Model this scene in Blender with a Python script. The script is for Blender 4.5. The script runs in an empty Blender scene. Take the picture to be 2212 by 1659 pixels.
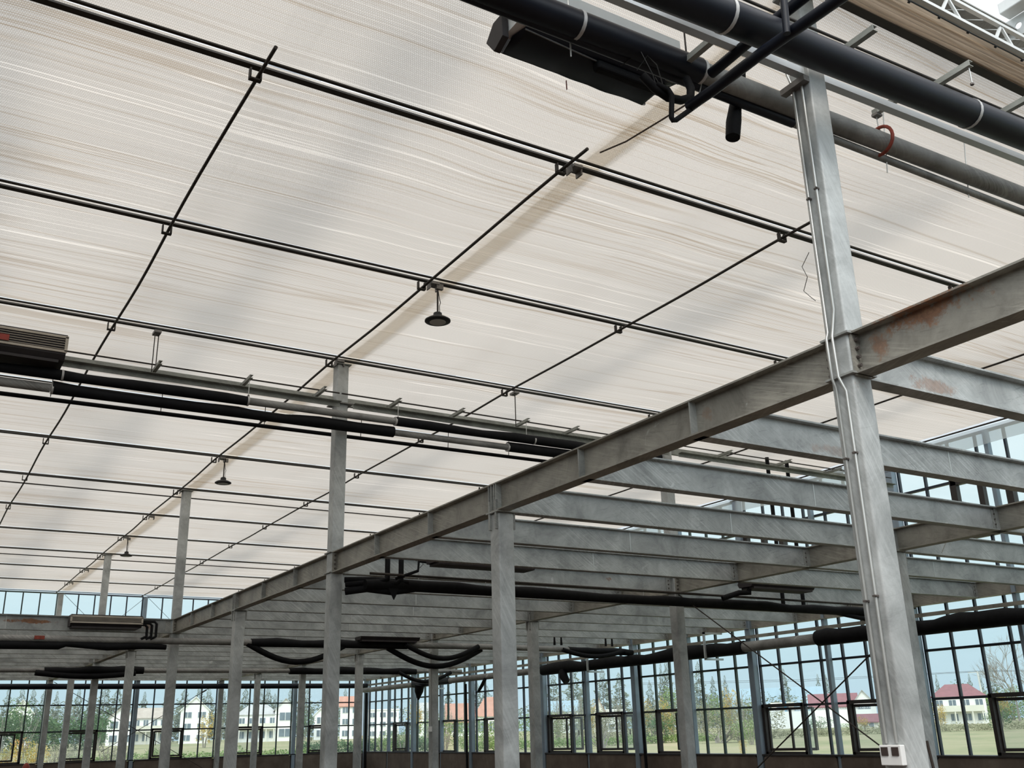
import bpy, bmesh, math, random
from mathutils import Vector, Matrix, noise
C = bpy.context.scene.collection
SC = bpy.context.scene
PI = math.pi

# ------------------------------------------------------------------ camera
cam_d = bpy.data.cameras.new('camera')
cam = bpy.data.objects.new('camera', cam_d)
C.objects.link(cam)
SC.camera = cam
right = Vector((0.85512318, -0.51778809, -0.02568747))
up = Vector((-0.1494453, -0.29364756, 0.94415953))
fwd = Vector((0.49641762, 0.80353382, 0.32848583))
cam.matrix_world = Matrix(((right.x, up.x, -fwd.x, 0.0), (right.y, up.y, -fwd.y, 0.0),
                           (right.z, up.z, -fwd.z, 1.6), (0, 0, 0, 1)))
cam_d.sensor_width = 36.0
cam_d.sensor_fit = 'HORIZONTAL'
cam_d.lens = 36.0 * 2151.25 / 2212.0
cam_d.clip_end = 1500

# ------------------------------------------------------------------ world and sun
W = bpy.data.worlds.new('sky')
SC.world = W
W.use_nodes = True
nt = W.node_tree
nt.nodes.clear()
wo = nt.nodes.new('ShaderNodeOutputWorld')
bg = nt.nodes.new('ShaderNodeBackground')
tc = nt.nodes.new('ShaderNodeTexCoord')
sep = nt.nodes.new('ShaderNodeSeparateXYZ')
mr = nt.nodes.new('ShaderNodeMapRange')
cr = nt.nodes.new('ShaderNodeValToRGB')
nt.links.new(tc.outputs['Generated'], sep.inputs[0])
nt.links.new(sep.outputs['Z'], mr.inputs['Value'])
nt.links.new(mr.outputs[0], cr.inputs['Fac'])
e = cr.color_ramp.elements
e[0].position = 0.0; e[0].color = (0.58, 0.74, 0.86, 1)
e[1].position = 1.0; e[1].color = (1.12, 1.12, 1.12, 1)
a = e.new(0.07); a.color = (0.64, 0.83, 0.93, 1)
a = e.new(0.2); a.color = (0.84, 0.96, 1.02, 1)
a = e.new(0.5); a.color = (1.0, 1.04, 1.08, 1)
# the sky is brighter on the sun's side (behind the camera)
dp = nt.nodes.new('ShaderNodeVectorMath'); dp.operation = 'DOT_PRODUCT'
nt.links.new(tc.outputs['Generated'], dp.inputs[0]); dp.inputs[1].default_value = (-0.25, -0.50, 0.83)
gm_ = nt.nodes.new('ShaderNodeMapRange'); gm_.interpolation_type = 'SMOOTHSTEP'
gm_.inputs['From Min'].default_value = 0.25; gm_.inputs['From Max'].default_value = 1.0
gm_.inputs['To Min'].default_value = 1.0; gm_.inputs['To Max'].default_value = 2.3
nt.links.new(dp.outputs['Value'], gm_.inputs['Value'])
nt.links.new(gm_.outputs[0], bg.inputs['Strength'])
nt.links.new(cr.outputs[0], bg.inputs['Color'])
nt.links.new(bg.outputs[0], wo.inputs['Surface'])

sd = bpy.data.lights.new('sun', 'SUN')
sd.energy = 1.4
sd.angle = math.radians(16)
sd.color = (1.0, 0.94, 0.86)
sun = bpy.data.objects.new('sun', sd)
C.objects.link(sun)
sun.rotation_euler = Vector((0.35, 0.62, -0.75)).to_track_quat('-Z', 'Y').to_euler()

SC.view_settings.view_transform = 'Standard'
SC.view_settings.look = 'None'
SC.view_settings.exposure = 0.0
SC.view_settings.gamma = 1.0
SC.view_settings.use_curve_mapping = False
SC.cycles.use_denoising = True
SC.cycles.max_bounces = 8
SC.cycles.transparent_max_bounces = 24
SC.cycles.sample_clamp_indirect = 6.0

# ------------------------------------------------------------------ materials
class NT:
    """small helper round a node tree"""
    def __init__(s, name):
        s.m = bpy.data.materials.new(name)
        s.m.use_nodes = True
        s.t = s.m.node_tree
        s.t.nodes.clear()
        s.out = s.t.nodes.new('ShaderNodeOutputMaterial')
    def n(s, typ, ins=None, **kw):
        nd = s.t.nodes.new('ShaderNode' + typ)
        for k, v in kw.items():
            setattr(nd, k, v)
        if ins:
            for k, v in ins.items():
                if isinstance(v, bpy.types.NodeSocket):
                    s.t.links.new(v, nd.inputs[k])
                else:
                    nd.inputs[k].default_value = v
        return nd
    def surf(s, sock):
        s.t.links.new(sock, s.out.inputs['Surface'])
    def ramp(s, fac, stops, interp='LINEAR'):
        r = s.n('ValToRGB', {'Fac': fac})
        r.color_ramp.interpolation = interp
        el = r.color_ramp.elements
        el[0].position, el[0].color = stops[0][0], (*stops[0][1], 1)
        el[1].position, el[1].color = stops[-1][0], (*stops[-1][1], 1)
        for p, c in stops[1:-1]:
            q = el.new(p); q.color = (*c, 1)
        return r.outputs[0]
    def mixc(s, fac, a, b, mode='MIX'):
        nd = s.n('Mix', data_type='RGBA', blend_type=mode)
        for k, v in ((0, fac), (6, a), (7, b)):
            if isinstance(v, bpy.types.NodeSocket):
                s.t.links.new(v, nd.inputs[k])
            else:
                nd.inputs[k].default_value = v if k == 0 else (*v, 1)
        return nd.outputs[2]
    def math(s, op, a, b=0.0, clamp=False):
        nd = s.n('Math', operation=op, use_clamp=clamp)
        for k, v in ((0, a), (1, b)):
            if isinstance(v, bpy.types.NodeSocket):
                s.t.links.new(v, nd.inputs[k])
            else:
                nd.inputs[k].default_value = v
        return nd.outputs[0]

def simple(name, col, rough=0.7, metal=0.0, var=0.12, scale=6.0, bump=0.0, spec=0.5):
    t = NT(name)
    g = t.n('NewGeometry')
    no = t.n('TexNoise', {'Vector': g.outputs['Position'], 'Scale': scale, 'Detail': 5.0, 'Roughness': 0.6})
    lo = tuple(c * (1 - var) for c in col); hi = tuple(min(1, c * (1 + var)) for c in col)
    c = t.ramp(no.outputs['Fac'], [(0.3, lo), (0.7, hi)])
    p = t.n('BsdfPrincipled', {'Base Color': c, 'Roughness': rough, 'Metallic': metal, 'Specular IOR Level': spec})
    if bump:
        b = t.n('Bump', {'Height': no.outputs['Fac'], 'Strength': bump, 'Distance': 0.02})
        t.t.links.new(b.outputs[0], p.inputs['Normal'])
    t.surf(p.outputs[0])
    return t.m

def galv(name, base, rust=0.5, metal=0.15, rough=0.5, rust_pts=(), vert=False):
    """hot dip galvanised steel: spangle, drawn scratches, pale splashes, patches of rust"""
    t = NT(name)
    g = t.n('NewGeometry'); pos = g.outputs['Position']
    oi = t.n('ObjectInfo')
    sh = t.n('VectorMath', {0: pos, 1: oi.outputs['Location']}, operation='ADD')
    rr = t.n('CombineXYZ', {'X': t.math('MULTIPLY', oi.outputs['Random'], 40.0), 'Y': t.math('MULTIPLY', oi.outputs['Random'], 17.0), 'Z': 0.0})
    ps = t.n('VectorMath', {0: sh.outputs[0], 1: rr.outputs[0]}, operation='ADD').outputs[0]
    big = t.n('TexNoise', {'Vector': ps, 'Scale': 2.6, 'Detail': 8.0, 'Roughness': 0.7, 'Distortion': 0.5})
    dk = tuple(c * 0.66 for c in base); lt = tuple(min(1, c * 1.30) for c in base)
    col = t.ramp(big.outputs['Fac'], [(0.34, dk), (0.5, base), (0.66, lt)])
    # diagonal drawn streaks
    mp = t.n('Mapping', {'Vector': ps, 'Rotation': (0.45, 0.50, 0.3) if not vert else (0.85, 0.95, 0.4), 'Scale': (0.45, 0.45, 0.012)}, vector_type='TEXTURE')
    st = t.n('TexNoise', {'Vector': mp.outputs[0], 'Scale': 1.0, 'Detail': 4.0, 'Roughness': 0.65})
    sm = t.ramp(st.outputs['Fac'], [(0.47, (0, 0, 0)), (0.68, (1, 1, 1))])
    pm = t.n('TexNoise', {'Vector': ps, 'Scale': 1.3, 'Detail': 3.0})
    pmk = t.ramp(pm.outputs['Fac'], [(0.42, (0, 0, 0)), (0.58, (1, 1, 1))])
    sf = t.math('MULTIPLY', t.math('MULTIPLY', sm, pmk), 0.62 if not vert else 0.35)
    col = t.mixc(sf, col, tuple(min(1, c * 1.8) for c in base))
    # thin dark scuffs
    mp2 = t.n('Mapping', {'Vector': ps, 'Rotation': (0.1, -0.3, 0.2), 'Scale': (0.22, 0.22, 0.018)}, vector_type='TEXTURE')
    s2 = t.n('TexNoise', {'Vector': mp2.outputs[0], 'Scale': 1.0, 'Detail': 6.0, 'Roughness': 0.75})
    k2 = t.ramp(s2.outputs['Fac'], [(0.58, (0, 0, 0)), (0.65, (1, 1, 1))])
    col = t.mixc(t.math('MULTIPLY', k2, 0.42 if not vert else 0.15), col, tuple(c * 0.42 for c in base))
    # pale zinc splashes
    v = t.n('TexNoise', {'Vector': ps, 'Scale': 3.4, 'Detail': 7.0, 'Roughness': 0.6, 'Distortion': 1.2})
    vk = t.ramp(v.outputs['Fac'], [(0.68, (0, 0, 0)), (0.73, (1, 1, 1))])
    col = t.mixc(t.math('MULTIPLY', vk, 0.5), col, (0.72, 0.75, 0.74))
    # rust
    rn = t.n('TexNoise', {'Vector': ps, 'Scale': 1.4, 'Detail': 8.0, 'Roughness': 0.72})
    rk = t.ramp(rn.outputs['Fac'], [(0.70, (0, 0, 0)), (0.76, (1, 1, 1))])
    rf = t.math('MULTIPLY', rk, rust)
    fine = t.n('TexNoise', {'Vector': pos, 'Scale': 16.0, 'Detail': 6.0, 'Roughness': 0.8})
    fine2 = t.n('TexNoise', {'Vector': pos, 'Scale': 4.5, 'Detail': 6.0, 'Roughness': 0.7})
    for (c0, r0, s0) in rust_pts:
        sub = t.n('VectorMath', {0: pos, 1: c0}, operation='SUBTRACT')
        dv = t.n('VectorMath', {0: sub.outputs[0], 1: r0}, operation='DIVIDE')
        ln = t.n('VectorMath', {0: dv.outputs[0]}, operation='LENGTH')
        k = t.math('SUBTRACT', 1.25, ln.outputs['Value'])
        k = t.math('ADD', k, t.math('MULTIPLY', t.math('SUBTRACT', fine2.outputs['Fac'], 0.5), 2.2))
        k = t.math('ADD', k, t.math('MULTIPLY', t.math('SUBTRACT', fine.outputs['Fac'], 0.5), 1.6))
        k = t.ramp(k, [(0.42, (0, 0, 0)), (0.75, (1, 1, 1))])
        inside = t.math('LESS_THAN', ln.outputs['Value'], 1.6)
        rf = t.math('MAXIMUM', rf, t.math('MULTIPLY', t.math('MULTIPLY', k, inside), s0))
    rc = t.ramp(fine.outputs['Fac'], [(0.3, (0.13, 0.065, 0.04)), (0.6, (0.30, 0.15, 0.08)), (0.8, (0.42, 0.26, 0.16))])
    col = t.mixc(rf, col, rc)
    ro = t.n('MapRange', {'Value': big.outputs['Fac'], 3: rough - 0.1, 4: rough + 0.15})
    p = t.n('BsdfPrincipled', {'Base Color': col, 'Roughness': ro.outputs[0], 'Metallic': metal})
    b = t.n('Bump', {'Height': st.outputs['Fac'], 'Strength': 0.12, 'Distance': 0.004})
    t.t.links.new(b.outputs[0], p.inputs['Normal'])
    t.surf(p.outputs[0])
    return t.m

M = {}
BASE = (0.40, 0.42, 0.415)
M['galv'] = galv('galvanised_steel', (0.32, 0.33, 0.315), rust=0.35)
M['galv_girder_shaded'] = galv('galvanised_girder_shaded', (0.29, 0.28, 0.245), rust=0.3,  # same zinc as the beams, darker and browner to carry the shaded side
                        rust_pts=[((4.44, 3.05, 3.66), (0.25, 0.42, 0.10), 0.95), ((4.44, 3.36, 3.6), (0.25, 0.1, 0.12), 0.7),
                                  ((4.44, 4.78, 3.58), (0.25, 0.06, 0.09), 0.35), ((4.44, 18.2, 3.57), (0.2, 0.2, 0.07), 0.7)])
M['galv_beam_lit'] = galv('galvanised_beam_lit', (0.37, 0.39, 0.385), rust=0.75,  # same zinc as the girders, paler and bluer to carry the skylit side
                      rust_pts=[((5.25, 3.55, 3.53), (0.30, 0.1, 0.07), 0.55), ((6.0, 4.9, 3.52), (0.55, 0.1, 0.05), 0.35),
                                ((8.62, 11.44, 3.60), (0.11, 0.1, 0.05), 1.0), ((2.1, 19.36, 3.60), (0.55, 0.2, 0.045), 1.0),
                                ((4.0, 19.3, 3.57), (0.12, 0.3, 0.08), 0.6)])
M['galv_column'] = galv('galvanised_column_steel', (0.43, 0.45, 0.445), rust=0.12, vert=True,
                        rust_pts=[((4.46, 3.44, 3.40), (0.12, 0.08, 0.05), 0.8), ((4.46, 3.44, 3.72), (0.12, 0.08, 0.03), 0.7)])
M['galv_post'] = simple('galvanised_wall_post', (0.28, 0.35, 0.42), 0.5, 0.3, 0.1, 3)
M['conduit'] = simple('zinc_conduit', (0.55, 0.56, 0.54), 0.35, 0.6, 0.06, 5)
M['bolt'] = simple('bolt_steel', (0.16, 0.14, 0.13), 0.5, 0.6, 0.3, 30)
M['rod'] = simple('weathered_dark_rod', (0.045, 0.038, 0.033), 0.6, 0.4, 0.3, 10)
M['purlin'] = simple('dark_curtain_profile', (0.05, 0.045, 0.04), 0.6, 0.3, 0.2, 5)
M['clip'] = simple('zinc_clip', (0.22, 0.21, 0.20), 0.5, 0.6, 0.2, 20)
M['tray'] = galv('zinc_tray', (0.32, 0.33, 0.30), rust=0.1)
M['foam'] = simple('black_insulation_foam', (0.006, 0.0065, 0.008), 0.7, 0.0, 0.35, 7, 0.35, 0.2)
M['foam_blue'] = simple('smooth_black_insulation', (0.007, 0.009, 0.016), 0.42, 0.0, 0.25, 3, 0.1, 0.3)
M['pipe'] = galv('grey_steel_pipe', (0.25, 0.25, 0.24), rust=0.25, rough=0.55)
M['band'] = simple('pale_pipe_band', (0.55, 0.54, 0.53), 0.5, 0.3, 0.05)
M['red'] = simple('red_paint', (0.30, 0.035, 0.02), 0.5, 0.0, 0.2, 20)
M['redclamp'] = simple('rust_red_clamp', (0.27, 0.05, 0.03), 0.6, 0.2, 0.3, 30)
M['white_plastic'] = simple('white_plastic', (0.82, 0.82, 0.80), 0.4, 0, 0.03)
M['socket'] = simple('dark_socket', (0.05, 0.035, 0.03), 0.5)
M['alu'] = simple('dark_navy_aluminium', (0.030, 0.038, 0.055), 0.5, 0.2, 0.15, 8)
M['alu_green'] = simple('dark_green_aluminium', (0.035, 0.055, 0.05), 0.5, 0.2, 0.15, 8)
M['sash'] = simple('black_brown_sash', (0.035, 0.030, 0.028), 0.5, 0.1, 0.2, 8)
M['grille'] = simple('beige_grille', (0.48, 0.43, 0.36), 0.5, 0.1, 0.1)
M['grille_dark'] = simple('dark_grille_gap', (0.03, 0.02, 0.022), 0.7)
M['casing'] = simple('dark_unit_casing', (0.035, 0.030, 0.032), 0.6, 0.2, 0.2, 6)
M['sheet'] = simple('bare_sheet_metal', (0.62, 0.66, 0.68), 0.35, 0.5, 0.06, 3)
M['white_steel'] = simple('white_roof_steel', (0.74, 0.76, 0.75), 0.5, 0.1, 0.06, 8)
M['lamp'] = simple('black_lamp_housing', (0.018, 0.018, 0.018), 0.45, 0.2, 0.1)
M['lens'] = simple('grey_lamp_lens', (0.48, 0.46, 0.42), 0.35, 0, 0.05)
M['soil'] = simple('brown_floor', (0.055, 0.036, 0.026), 0.9, 0, 0.3, 1.5, 0.2)
M['wood'] = simple('dark_brown_stick', (0.07, 0.05, 0.04), 0.7)

def concrete():
    t = NT('brown_stained_low_wall')
    g = t.n('NewGeometry')
    a = t.n('TexNoise', {'Vector': g.outputs['Position'], 'Scale': 1.7, 'Detail': 7.0, 'Roughness': 0.65})
    mp = t.n('Mapping', {'Vector': g.outputs['Position'], 'Scale': (5.0, 5.0, 0.7)})
    b = t.n('TexNoise', {'Vector': mp.outputs[0], 'Scale': 1.5, 'Detail': 5.0})
    c = t.ramp(a.outputs['Fac'], [(0.3, (0.10, 0.078, 0.062)), (0.55, (0.17, 0.135, 0.11)), (0.75, (0.24, 0.20, 0.165))])
    c = t.mixc(t.math('MULTIPLY', b.outputs['Fac'], 0.5), c, (0.09, 0.07, 0.055))
    p = t.n('BsdfPrincipled', {'Base Color': c, 'Roughness': 0.9})
    t.surf(p.outputs[0])
    return t.m
M['lowwall'] = concrete()

def fabric(name, tint, trans, bunched=False):
    """woven shade cloth: strips 2 cm wide with open stitching, long creases drawn darker and paler into its colour"""
    t = NT(name)
    g = t.n('NewGeometry'); pos = g.outputs['Position']
    sx = t.n('SeparateXYZ', {'Vector': pos})
    # slow wander so that nothing is ruler straight
    wn = t.n('TexNoise', {'Vector': t.n('Mapping', {'Vector': pos, 'Scale': (0.35, 0.12, 0.0)}).outputs[0], 'Scale': 1.0, 'Detail': 2.0})
    wy = t.math('ADD', sx.outputs['Y'], t.math('MULTIPLY', wn.outputs['Fac'], 0.22))
    # strip joins
    fy = t.math('FRACT', t.math('MULTIPLY', wy, 48.0))
    join = t.math('LESS_THAN', fy, 0.24)
    fx = t.math('FRACT', t.math('ADD', t.math('MULTIPLY', sx.outputs['X'], 62.0), t.math('MULTIPLY', t.math('FLOOR', t.math('MULTIPLY', wy, 48.0)), 0.37)))
    dash = t.math('LESS_THAN', fx, 0.55)
    stitch = t.math('MULTIPLY', join, dash)
    notdash = t.math('MULTIPLY', join, t.math('SUBTRACT', 1.0, dash))
    # creases: contour lines of a stretched noise
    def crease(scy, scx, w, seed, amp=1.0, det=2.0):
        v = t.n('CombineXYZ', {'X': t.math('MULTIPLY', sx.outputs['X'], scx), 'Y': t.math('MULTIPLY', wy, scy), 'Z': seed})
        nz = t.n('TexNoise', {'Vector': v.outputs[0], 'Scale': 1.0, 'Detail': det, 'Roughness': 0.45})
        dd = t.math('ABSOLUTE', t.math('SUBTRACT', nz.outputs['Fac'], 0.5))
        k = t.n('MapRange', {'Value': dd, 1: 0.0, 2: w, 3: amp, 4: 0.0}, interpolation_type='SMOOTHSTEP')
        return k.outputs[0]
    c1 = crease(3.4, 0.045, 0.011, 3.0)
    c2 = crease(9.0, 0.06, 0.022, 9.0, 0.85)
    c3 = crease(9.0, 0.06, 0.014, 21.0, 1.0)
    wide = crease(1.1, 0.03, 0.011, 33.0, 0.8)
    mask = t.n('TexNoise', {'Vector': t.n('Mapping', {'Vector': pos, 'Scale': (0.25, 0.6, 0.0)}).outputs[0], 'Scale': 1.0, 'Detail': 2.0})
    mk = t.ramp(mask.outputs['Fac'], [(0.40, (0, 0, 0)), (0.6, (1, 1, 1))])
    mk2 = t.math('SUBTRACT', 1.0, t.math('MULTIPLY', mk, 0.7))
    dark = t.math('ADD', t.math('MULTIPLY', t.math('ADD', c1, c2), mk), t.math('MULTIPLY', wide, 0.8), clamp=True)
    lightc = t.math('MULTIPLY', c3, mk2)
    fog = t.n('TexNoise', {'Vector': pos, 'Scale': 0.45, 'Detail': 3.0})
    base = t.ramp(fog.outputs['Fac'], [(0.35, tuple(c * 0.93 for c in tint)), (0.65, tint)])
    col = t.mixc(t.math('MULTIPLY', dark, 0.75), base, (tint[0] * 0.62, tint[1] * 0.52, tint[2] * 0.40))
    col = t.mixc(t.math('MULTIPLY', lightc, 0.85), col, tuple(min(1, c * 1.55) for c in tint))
    col = t.mixc(t.math('MULTIPLY', notdash, 0.60), col, tuple(c * 0.62 for c in tint))
    tr = t.n('BsdfTranslucent', {'Color': col})
    df = t.n('BsdfDiffuse', {'Color': tuple(c * 0.75 for c in tint) + (1,)})
    mx = t.n('MixShader', {'Fac': 1 - trans, 1: tr.outputs[0], 2: df.outputs[0]})
    if bunched:
        t.surf(mx.outputs[0])
    else:
        tp = t.n('BsdfTransparent', {'Color': (1, 1, 1, 1)})
        m2 = t.n('MixShader', {'Fac': t.math('MULTIPLY', stitch, 0.42), 1: mx.outputs[0], 2: tp.outputs[0]})
        t.surf(m2.outputs[0])
    return t.m
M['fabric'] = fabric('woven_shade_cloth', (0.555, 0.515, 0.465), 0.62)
M['fabric_b'] = fabric('gathered_shade_cloth', (0.66, 0.55, 0.43), 0.6, True)

def film():
    t = NT('milky_side_film')
    tr = t.n('BsdfTranslucent', {'Color': (0.85, 0.86, 0.87, 1)})
    df = t.n('BsdfDiffuse', {'Color': (0.62, 0.64, 0.67, 1)})
    mx = t.n('MixShader', {'Fac': 0.4, 1: tr.outputs[0], 2: df.outputs[0]})
    tp = t.n('BsdfTransparent', {'Color': (0.9, 0.95, 1, 1)})
    m2 = t.n('MixShader', {'Fac': 0.35, 1: mx.outputs[0], 2: tp.outputs[0]})
    t.surf(m2.outputs[0])
    return t.m
M['film'] = film()
def gutter_mat():  # see-through tan that sets how dark the gutter's shadow band shows
    t = NT('shadow_band_gutter')
    tr = t.n('BsdfTranslucent', {'Color': (0.78, 0.74, 0.68, 1)})
    df = t.n('BsdfDiffuse', {'Color': (0.6, 0.55, 0.48, 1)})
    tp = t.n('BsdfTransparent', {'Color': (0.95, 0.92, 0.87, 1)})
    a = t.n('MixShader', {'Fac': 0.25, 1: tr.outputs[0], 2: df.outputs[0]})
    b = t.n('MixShader', {'Fac': 0.6, 1: a.outputs[0], 2: tp.outputs[0]})
    t.surf(b.outputs[0]); return t.m
M['gutter'] = gutter_mat()

def glass(name, tint, dirt):
    t = NT(name)
    g = t.n('NewGeometry')
    nz = t.n('TexNoise', {'Vector': g.outputs['Position'], 'Scale': 1.1, 'Detail': 4.0})
    k = t.math('MULTIPLY', nz.outputs['Fac'], dirt * 2)
    tp = t.n('BsdfTransparent', {'Color': (*tint, 1)})
    df = t.n('BsdfTranslucent', {'Color': (0.85, 0.93, 0.95, 1)})
    a = t.n('MixShader', {'Fac': k, 1: tp.outputs[0], 2: df.outputs[0]})
    gl = t.n('BsdfGlossy', {'Roughness': 0.02, 'Color': (1, 1, 1, 1)})
    lw = t.n('LayerWeight', {'Blend': 0.5})
    fr = t.math('ADD', 0.02, t.math('MULTIPLY', t.math('POWER', lw.outputs['Facing'], 5.0), 0.25))
    b = t.n('MixShader', {'Fac': fr, 1: a.outputs[0], 2: gl.outputs[0]})
    t.surf(b.outputs[0])
    return t.m
M['glass'] = glass('greenish_window_glass', (0.945, 0.985, 0.98), 0.035)
M['glass_dark'] = glass('tinted_sash_glass', (0.86, 0.91, 0.93), 0.05)

# ------------------------------------------------------------------ mesh helpers
class MB:
    def __init__(s): s.v = []; s.f = []
    def add(s, vs, fs):
        o = len(s.v); s.v += [tuple(v) for v in vs]; s.f += [tuple(i + o for i in f) for f in fs]
        return s
    def box(s, x0, x1, y0, y1, z0, z1):
        vs = [(x, y, z) for x in (x0, x1) for y in (y0, y1) for z in (z0, z1)]
        return s.add(vs, [(0, 1, 3, 2), (4, 6, 7, 5), (0, 4, 5, 1), (2, 3, 7, 6), (0, 2, 6, 4), (1, 5, 7, 3)])
    def cbox(s, c, d):
        return s.box(c[0] - d[0] / 2, c[0] + d[0] / 2, c[1] - d[1] / 2, c[1] + d[1] / 2, c[2] - d[2] / 2, c[2] + d[2] / 2)
    def bar(s, p, q, w, h=None, upv=(0, 0, 1)):
        """rectangular bar from p to q"""
        h = h or w
        p, q = Vector(p), Vector(q); d = (q - p).normalized()
        u = Vector(upv)
        if abs(d.dot(u)) > 0.99: u = Vector((1, 0, 0))
        r = d.cross(u).normalized(); u = r.cross(d)
        vs = []
        for e in (p, q):
            for a, b in ((-1, -1), (1, -1), (1, 1), (-1, 1)):
                vs.append(e + r * a * w / 2 + u * b * h / 2)
        return s.add(vs, [(3, 2, 1, 0), (4, 5, 6, 7), (0, 1, 5, 4), (1, 2, 6, 5), (2, 3, 7, 6), (3, 0, 4, 7)])
    def tube(s, pts, r, n=12, cap=True):
        """round tube along a polyline; r a number or one per point"""
        P = [Vector(p) for p in pts]
        R = r if isinstance(r, (list, tuple)) else [r] * len(P)
        o = len(s.v)
        prev = None
        for i, p in enumerate(P):
            d = (P[min(i + 1, len(P) - 1)] - P[max(i - 1, 0)]).normalized()
            if prev is None:
                u = Vector((0, 0, 1)) if abs(d.z) < 0.9 else Vector((1, 0, 0))
                a = d.cross(u).normalized()
            else:
                a = (prev - d * prev.dot(d)).normalized()
            prev = a; b = d.cross(a)
            for k in range(n):
                t = 2 * PI * k / n
                s.v.append(tuple(p + (a * math.cos(t) + b * math.sin(t)) * R[i]))
        for i in range(len(P) - 1):
            for k in range(n):
                k2 = (k + 1) % n
                s.f.append((o + i * n + k, o + i * n + k2, o + (i + 1) * n + k2, o + (i + 1) * n + k))
        if cap:
            s.f.append(tuple(o + k for k in range(n))[::-1])
            s.f.append(tuple(o + (len(P) - 1) * n + k for k in range(n)))
        return s
    def lathe(s, c, prof, n=24):
        """profile (r, z) turned about the vertical through c"""
        o = len(s.v)
        for r, z in prof:
            for k in range(n):
                t = 2 * PI * k / n
                s.v.append((c[0] + r * math.cos(t), c[1] + r * math.sin(t), c[2] + z))
        for i in range(len(prof) - 1):
            for k in range(n):
                k2 = (k + 1) % n
                s.f.append((o + i * n + k, o + i * n + k2, o + (i + 1) * n + k2, o + (i + 1) * n + k))
        s.f.append(tuple(o + k for k in range(n))[::-1]); s.f.append(tuple(o + (len(prof) - 1) * n + k for k in range(n)))
        return s
    def prism(s, prof, p, q, xdir, ydir):
        """closed 2D profile swept from p to q"""
        p, q, X, Y = Vector(p), Vector(q), Vector(xdir), Vector(ydir)
        n = len(prof); vs = [e + X * a + Y * b for e in (p, q) for a, b in prof]
        fs = [tuple(range(n)), tuple(range(2 * n - 1, n - 1, -1))] + [(i, n + i, n + (i + 1) % n, (i + 1) % n) for i in range(n)]
        return s.add(vs, fs)
    def build(s, name, mat, parent=None, smooth=False, bevel=0.0):
        me = bpy.data.meshes.new(name)
        org = None
        me.from_pydata(s.v, [], s.f)
        bm = bmesh.new(); bm.from_mesh(me)
        bmesh.ops.recalc_face_normals(bm, faces=bm.faces)
        if bevel:
            ed = [e for e in bm.edges if len(e.link_faces) == 2 and e.calc_face_angle(0) > 0.6]
            bmesh.ops.bevel(bm, geom=ed, offset=bevel, segments=3, profile=0.5, affect='EDGES')
        bm.to_mesh(me); bm.free()
        if smooth:
            for p in me.polygons: p.use_smooth = True
            if smooth != 'all':
                try: me.set_sharp_from_angle(angle=0.8)
                except Exception: pass
        me.materials.append(mat)
        o = bpy.data.objects.new(name, me)
        C.objects.link(o)
        if parent is not None:
            o.parent = parent
            o.matrix_parent_inverse = Matrix.Translation(-parent.location) if parent.type == 'EMPTY' else Matrix()
        return o

def tag(o, label=None, cat=None, group=None, kind=None):
    if label: o['label'] = label
    if cat: o['category'] = cat
    if group: o['group'] = group
    if kind: o['kind'] = kind
    return o
def thing(name, loc, label, cat, group=None):
    o = bpy.data.objects.new(name, None)
    o.location = loc; o.empty_display_size = 0.1
    C.objects.link(o)
    return tag(o, label, cat, group)
def kids(o): return [c for c in C.objects if c.parent == o]
def copy_thing(o, loc, label, group=None, _par=None):
    """copy a thing with its parts and sub-parts; every part is its own object"""
    r = o.copy(); C.objects.link(r); r.location = loc
    r['label'] = label
    if group: r['group'] = group
    for ch in KID[o.name]:
        c = ch.copy(); C.objects.link(c); c.parent = r
        for g in KID.get(ch.name, ()):
            d = g.copy(); C.objects.link(d); d.parent = c
    return r
KID = {}
def learn(o):
    KID[o.name] = [c for c in C.objects if c.parent == o]
    for c in KID[o.name]:
        KID[c.name] = [g for g in C.objects if g.parent == c]
    return o
ORD = ['nearest', 'second', 'third', 'fourth', 'fifth', 'sixth', 'seventh', 'eighth', 'ninth', 'tenth', 'eleventh', 'twelfth', 'thirteenth',
       'fourteenth', 'fifteenth', 'sixteenth', 'seventeenth', 'eighteenth', 'nineteenth', 'twentieth', 'twenty-first', 'twenty-second',
       'twenty-third', 'twenty-fourth', 'twenty-fifth', 'twenty-sixth']

# ------------------------------------------------------------------ main dimensions (metres)
ZC = 6.20                       # curtain level
ZT, ZB = 3.705, 3.45            # top and underside of the floor steel
XL = [4.50, 9.85, 15.15]        # girder lines
YC = [3.58, 7.57, 11.50, 15.47, 19.38, 23.35, 27.30, 31.25, 35.20]
PY = [6.072 + 2.677 * j for j in range(-1, 11)]
RX = [1.672 - 2.644, 1.672, 4.33, 6.96, 9.61, 12.25]
WX, WY = 15.26, 35.42           # glass planes of the right and the far wall
YB = []
for i in range(8):
    for k in range(3):
        YB.append(YC[i] + (YC[i + 1] - YC[i]) * k / 3)
YB.append(YC[8])

# ------------------------------------------------------------------ floor, ground, low walls
m = MB(); m.box(-9.2, 15.4, -9.2, 35.6, -0.12, 0.0)
tag(m.build('floor', M['soil']), kind='structure')

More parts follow.
